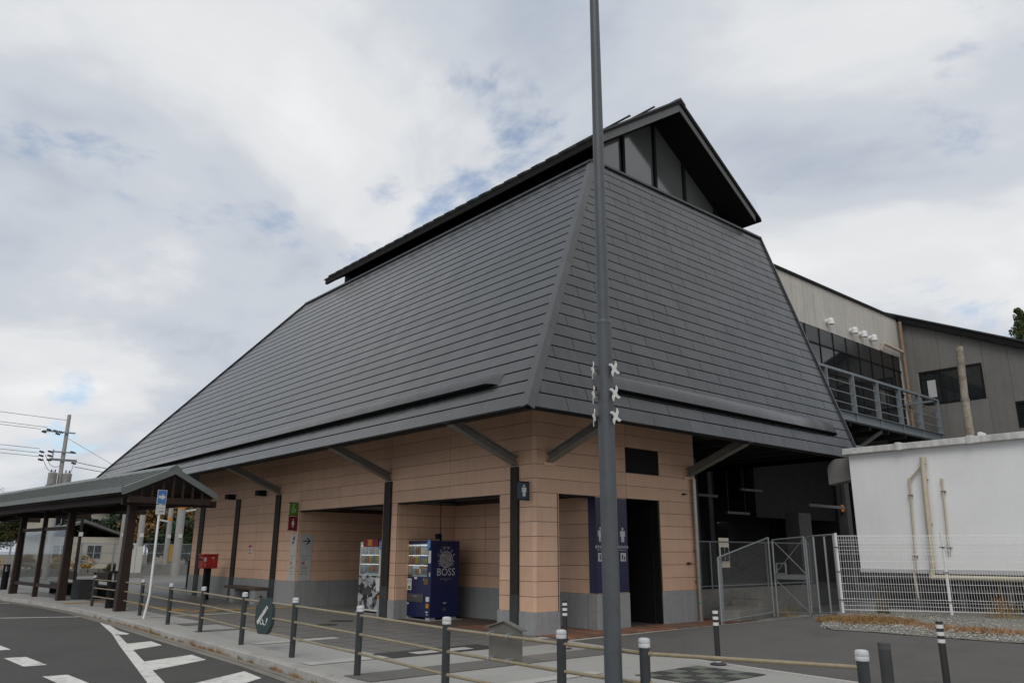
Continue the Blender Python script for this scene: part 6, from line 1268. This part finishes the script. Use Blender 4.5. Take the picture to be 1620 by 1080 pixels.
for k, (x, y, r_, h, lb, band) in enumerate(((-44.3, 3.9, 0.17, 6.2, 'slim concrete pole left of the two behind the cabinet', 0), (-43.2, 4.7, 0.20, 6.2, 'concrete pole right behind the white cabinet', 0), (-46.2, 7.4, 0.18, 6.3, 'thin concrete pole with an orange band behind the grey fence', 1), (-44.6, 7.6, 0.28, 6.2, 'thick concrete pole with an orange band behind the grey fence', 1), (-43.0, 1.1, 0.10, 6.0, 'thin dark steel pole near the cream house', 0))):
    t = thing('trackside_pole', lb, 'pole', (x, y, -0.2)); q = MB(); q.cyl((x, y, -0.3), (x, y, h), r_, r_ * 0.88, n=14); build(q, 'shaft', M['conc_pole'] if k < 4 else M['steel'], t, smooth=True)
    if band: q = MB(); z = 4.45 if k == 3 else 3.7; q.cyl((x, y, z), (x, y, z + 0.2), r_ * 0.95, n=14); build(q, 'orange_band', M['orange'], t)
    q = MB(); q.box(x + r_ * 0.9, x + r_ + 0.02, y - 0.12, y + 0.12, 2.5, 2.75); build(q, 'number_plate', M['print_white'], t)
    if k in (2, 3): q = MB(); q.bar((x, y + 0.1, 3.6 + 0.7 * (k - 2)), (x + 0.1, y + (0.9 if k == 3 else -0.8), 3.75 + 0.7 * (k - 2)), 0.12, 0.12); build(q, 'lamp_head', M['print_white'], t)
t = thing('equipment_cabinet', 'white trackside equipment cabinet between two concrete poles', 'cabinet', (-42.5, 3.9, 0))
q = MB(); q.box(-42.7, -42.1, 3.75, 4.25, 0.3, 2.1); q.box(-42.7, -42.1, 4.27, 4.65, 0.3, 1.9); build(q, 'body', M['cabinet'], t, bevel=0.02); q = MB(); q.box(-42.09, -42.08, 3.85, 3.9, 1.75, 2.0); q.box(-42.09, -42.08, 4.0, 4.05, 1.75, 2.0); build(q, 'handle', M['dark_grey'], t); q = MB(); q.box(-42.8, -42.0, 3.6, 4.8, -0.1, 0.3); build(q, 'base', M['concrete_old'], t)
t = thing('planter_wall', 'low grey block retaining wall with bushes at the plaza edge', 'wall', (-47, 1, 0))
for k in range(16): q = MB(); x = -52 + k * 0.03; y = -6.0 + k * 0.7; q.box(-47.3, -46.9, y + 0.01, y + 0.69, -0.1, 0.22); q.box(-47.28, -46.92, y + 0.36, y + 1.0, 0.22, 0.5); build(q, 'stone_block', M['concrete_old'], t, bevel=0.02)
t = thing('low_concrete_wall', 'low stained concrete wall under the grey trackside fence', 'wall', (-46, 8, 0)); q = MB(); q.box(-46.4, -46.0, 5.2, 14, -0.1, 0.75); build(q, 'wall', M['concrete_old'], t, bevel=0.02)
t = thing('trackside_fence', 'grey trackside mesh fence behind the plaza', 'fence', (-46.2, 6, 0))
for k in range(9): q = MB(); y = -4 + k * 2.0; q.box(-46.25, -46.15, y - 0.04, y + 0.04, 0.2, 2.15); build(q, 'post', M['galv'], t)
for z in (0.85, 1.5, 2.1): q = MB(); q.box(-46.22, -46.18, -4, 12, z - 0.025, z + 0.025); build(q, 'rail', M['galv'], t)
q = MB()
for k in range(200): y = -4 + k * 0.08; q.box(-46.206, -46.194, y - 0.008, y + 0.008, 0.75, 2.1)
tag(build(q, 'upright_wires', M['galv'], t), kind='stuff')
t = thing('warning_post', 'yellow and grey warning panel on the trackside fence', 'panel', (-46.1, 8.6, 0.8)); q = MB(); q.box(-46.12, -46.08, 7.55, 7.85, 0.9, 2.05); build(q, 'panel', mat('ochre_panel', (0.42, 0.26, 0.05), 0.6, 0.1), t)
t = thing('notice_board', 'pale notice board beside the far end of the front wall', 'notice board', (-26, 2.5, 0)); q = MB(); q.box(-26.1, -26.04, 2.2, 2.75, 1.35, 2.25); build(q, 'board', M['print_white'], t); q = MB(); q.box(-26.2, -26.11, 2.05, 2.85, 0.0, 1.2); q.box(-26.16, -26.1, 2.78, 2.84, 0, 2.35); build(q, 'stand', M['dark_grey'], t)
def house(label, x0, x1, y0, y1, h, rh, wm, zb=-0.2):
    t = thing('house', label, 'house', ((x0 + x1) / 2, (y0 + y1) / 2, zb)); q = MB(); q.box(x0, x1, y0, y1, zb, h); build(q, 'wall', wm, t)
    ym = (y0 + y1) / 2; q = MB(); q.prism([(y0 - 0.5, h - 0.1), (ym, h + rh), (y1 + 0.5, h - 0.1), (y1 + 0.5, h + 0.06), (ym, h + rh + 0.18), (y0 - 0.5, h + 0.06)], (0, 0, 0), Y_, Z_, X_, x0 - 0.4, x1 + 0.4); build(q, 'roof', M['house_roof'], t)
    for k in range(max(1, int((y1 - y0) / 2.2))):
        y = y0 + 0.9 + k * 2.2; z = h - 1.5
        w_ = MB(); w_.box(x1 + 0.005, x1 + 0.03, y - 0.05, y + 0.95, z - 0.05, z + 0.95); fr = build(w_, 'window', M['print_grey'], t); w_ = MB(); w_.box(x1 + 0.031, x1 + 0.04, y, y + 0.42, z, z + 0.9); w_.box(x1 + 0.031, x1 + 0.04, y + 0.47, y + 0.9, z, z + 0.9); build(w_, 'pane', M['glass_dark'], fr)
    return t
house('cream two-storey house beyond the trackside fence', -66, -58, 1.6, 6.4, 4.7, 0.5, M['house'])
house('low grey-roofed house in front of the cream house', -57, -52, 0.6, 6.0, 2.6, 1.0, M['house'])
house('pale low house at the far left behind the shelter', -62, -55, -9.5, -3.0, 2.8, 1.1, M['cabinet'])
house('house with dark roof seen through the opening in the dark wall', -26, -19, 31, 41, 2.6, 1.8, M['house'])

def tree(label, x, y, h, rx, m, nleaf, zb=-0.2, conifer=False, leaf=0.11, name='tree', seed=0, group=None, trunk_r=0.14):
    r_ = random.Random(seed); t = thing(name, label, 'tree', (x, y, zb), group); b = MB()
    b.cyl((x, y, zb), (x + r_.uniform(-.1, .1), y, zb + h * 0.5), trunk_r, trunk_r * 0.6, n=8); top = Vector((x, y, zb + h * 0.5)); b.cyl(top, top + Z_ * h * 0.4, trunk_r * 0.6, 0.02, n=6)
    cl = []
    if conifer:
        for k in range(42):
            f = (k + r_.random()) / 42; a = k * 2.4; rad = rx * (1 - f) * r_.uniform(0.5, 1.1) + 0.1; cl.append((Vector((x + math.cos(a) * rad, y + math.sin(a) * rad, zb + h * (0.12 + 0.88 * f))), rx * 0.60 * (1.2 - f)))
    else:
        for k in range(26):
            a = r_.uniform(0, 6.28); e_ = r_.uniform(-0.5, 1.0); rad = rx * math.sqrt(max(0, 1 - e_ * e_)) * r_.uniform(0.35, 1.0); c_ = Vector((x + math.cos(a) * rad, y + math.sin(a) * rad, zb + h * 0.60 + e_ * h * 0.36)); cl.append((c_, rx * r_.uniform(0.22, 0.42)))
            if k < 9: st_ = Vector((x, y, zb + h * r_.uniform(0.28, 0.5))); b.cyl(st_, c_, trunk_r * 0.38, 0.015, n=5)
    build(b, 'trunk', M['bark'], t)
    b = MB()
    for k in range(nleaf):
        c_, rad = cl[r_.randrange(len(cl))]; d = Vector((r_.gauss(0, 1), r_.gauss(0, 1), r_.gauss(0, 0.8))); d = d.normalized() * rad * (r_.random() ** 0.4); p = c_ + d; n_ = (d.normalized() + Vector((r_.gauss(0, .6), r_.gauss(0, .6), r_.gauss(0, .6) + 0.4))).normalized()
        u = n_.orthogonal().normalized(); u = (Matrix.Rotation(r_.uniform(0, 6.28), 3, n_) @ u); v = n_.cross(u); s = leaf * r_.uniform(0.6, 1.3)
        b.add([p - u * s, p - v * s * 0.55, p + u * s, p + v * s * 0.55], [(0, 1, 2, 3)])
    build(b, 'crown', m, t); return t
TREES = [(-52, 8.2, 6.0, 2.4, 'leaf_autumn', 'yellowing tree beside the far end of the front wall'), (-58, 9.8, 6.6, 2.6, 'leaf_brown', 'brownish tree behind the yellowing tree'), (-56, 6.6, 5.6, 1.9, 'leaf_dark', 'dark green tree behind the thick concrete poles'), (-62, 7.6, 6.4, 2.4, 'leaf_brown', 'reddish brown tree above the trackside fence'),
         (-54, 3.6, 4.2, 1.5, 'leaf_dark', 'small dark tree beside the cream house'), (-70, 3.8, 6.6, 2.6, 'leaf_brown', 'bare brown tree behind the cream house'), (-63, -8.5, 6.0, 3.0, 'leaf', 'green tree at the far left seen under the shelter roof'), (-60, -3.4, 5.4, 2.2, 'leaf_autumn', 'yellow-green tree seen between the shelter posts'), (-50, 12.5, 6.5, 2.6, 'leaf_autumn', 'yellowing tree hidden partly by the front wall end')]
TREES += [(-56, 12.5, 7.0, 3.0, 'leaf_brown', 'tall brown tree rising behind the yellowing trees'), (-60, 5.0, 6.2, 2.4, 'leaf_dark', 'dark tree right behind the low grey-roofed house'), (-66, 9.5, 7.0, 3.0, 'leaf', 'green tree far behind the concrete poles'), (-72, 0.0, 6.6, 2.8, 'leaf', 'green tree left of the cream house'), (-72, -6, 6.6, 3.0, 'leaf_autumn', 'yellow-green tree behind the pale low house'), (-54, 9.9, 5.2, 2.2, 'leaf_dark', 'dark evergreen under the yellowing tree'), (-76, -12, 6.8, 3.4, 'leaf', 'broad green tree at the left picture edge under the shelter roof'), (-68, -16, 6.4, 3.2, 'leaf_brown', 'brown tree beside the left picture edge under the shelter roof'), (-49.5, 9.2, 4.2, 2.0, 'leaf_dark', 'low dark evergreen behind the notice board'), (-78, 4, 7.2, 3.4, 'leaf_dark', 'dark tree far behind the cream house'), (-53, 11.2, 5.6, 2.6, 'leaf_autumn', 'ochre tree right behind the low concrete wall')]
for i, (x, y, h, rx, m, lb) in enumerate(TREES): tree(lb, x, y, h, rx, M[m], 5200, seed=20 + i, leaf=0.15)
for i, (x, y, r_, lb, m) in enumerate(((-48.2, 1.2, 0.7, 'yellow bush on the block wall left of the shelter post', 'leaf_yellow'), (-48.0, 2.6, 0.8, 'ochre bush on the block wall behind the shelter post', 'leaf_yellow'), (-48.6, -0.6, 0.7, 'mixed red and yellow bush at the left of the block wall', 'leaf_autumn'), (-46.6, 4.1, 0.5, 'small rusty bush at the foot of the cabinet', 'leaf_brown'), (-48.4, -2.6, 0.8, 'yellow bush seen through the shelter glass', 'leaf_yellow'))):
    tree(lb, x, y, 1.3 if i != 3 else 0.8, r_, M[m], 900, seed=60 + i, leaf=0.07, name='bush', zb=0.0, trunk_r=0.03)
for i, (x, y, h, lb) in enumerate(((-14.3, 75, 10.6, 'leftmost small conifer top peeping over the grey annex roof'), (-12.4, 73.5, 12.2, 'second conifer from the left above the grey annex roof'), (-10.8, 75.5, 13.0, 'third conifer from the left above the grey annex roof'), (-9.4, 73.0, 13.6, 'conifer at the right picture edge above the grey annex roof'), (-7.8, 75.0, 14.2, 'conifer cut by the right picture edge above the annex roof'), (-11.6, 79.0, 14.0, 'conifer standing behind the others above the grey annex roof'))):
    tree(lb, x, y, h, 2.6, M['leaf_hill'], 6500, zb=hill_at(x, y) - 0.3, conifer=True, leaf=0.14, seed=90 + i, group='conifers on the hill', name='conifer')
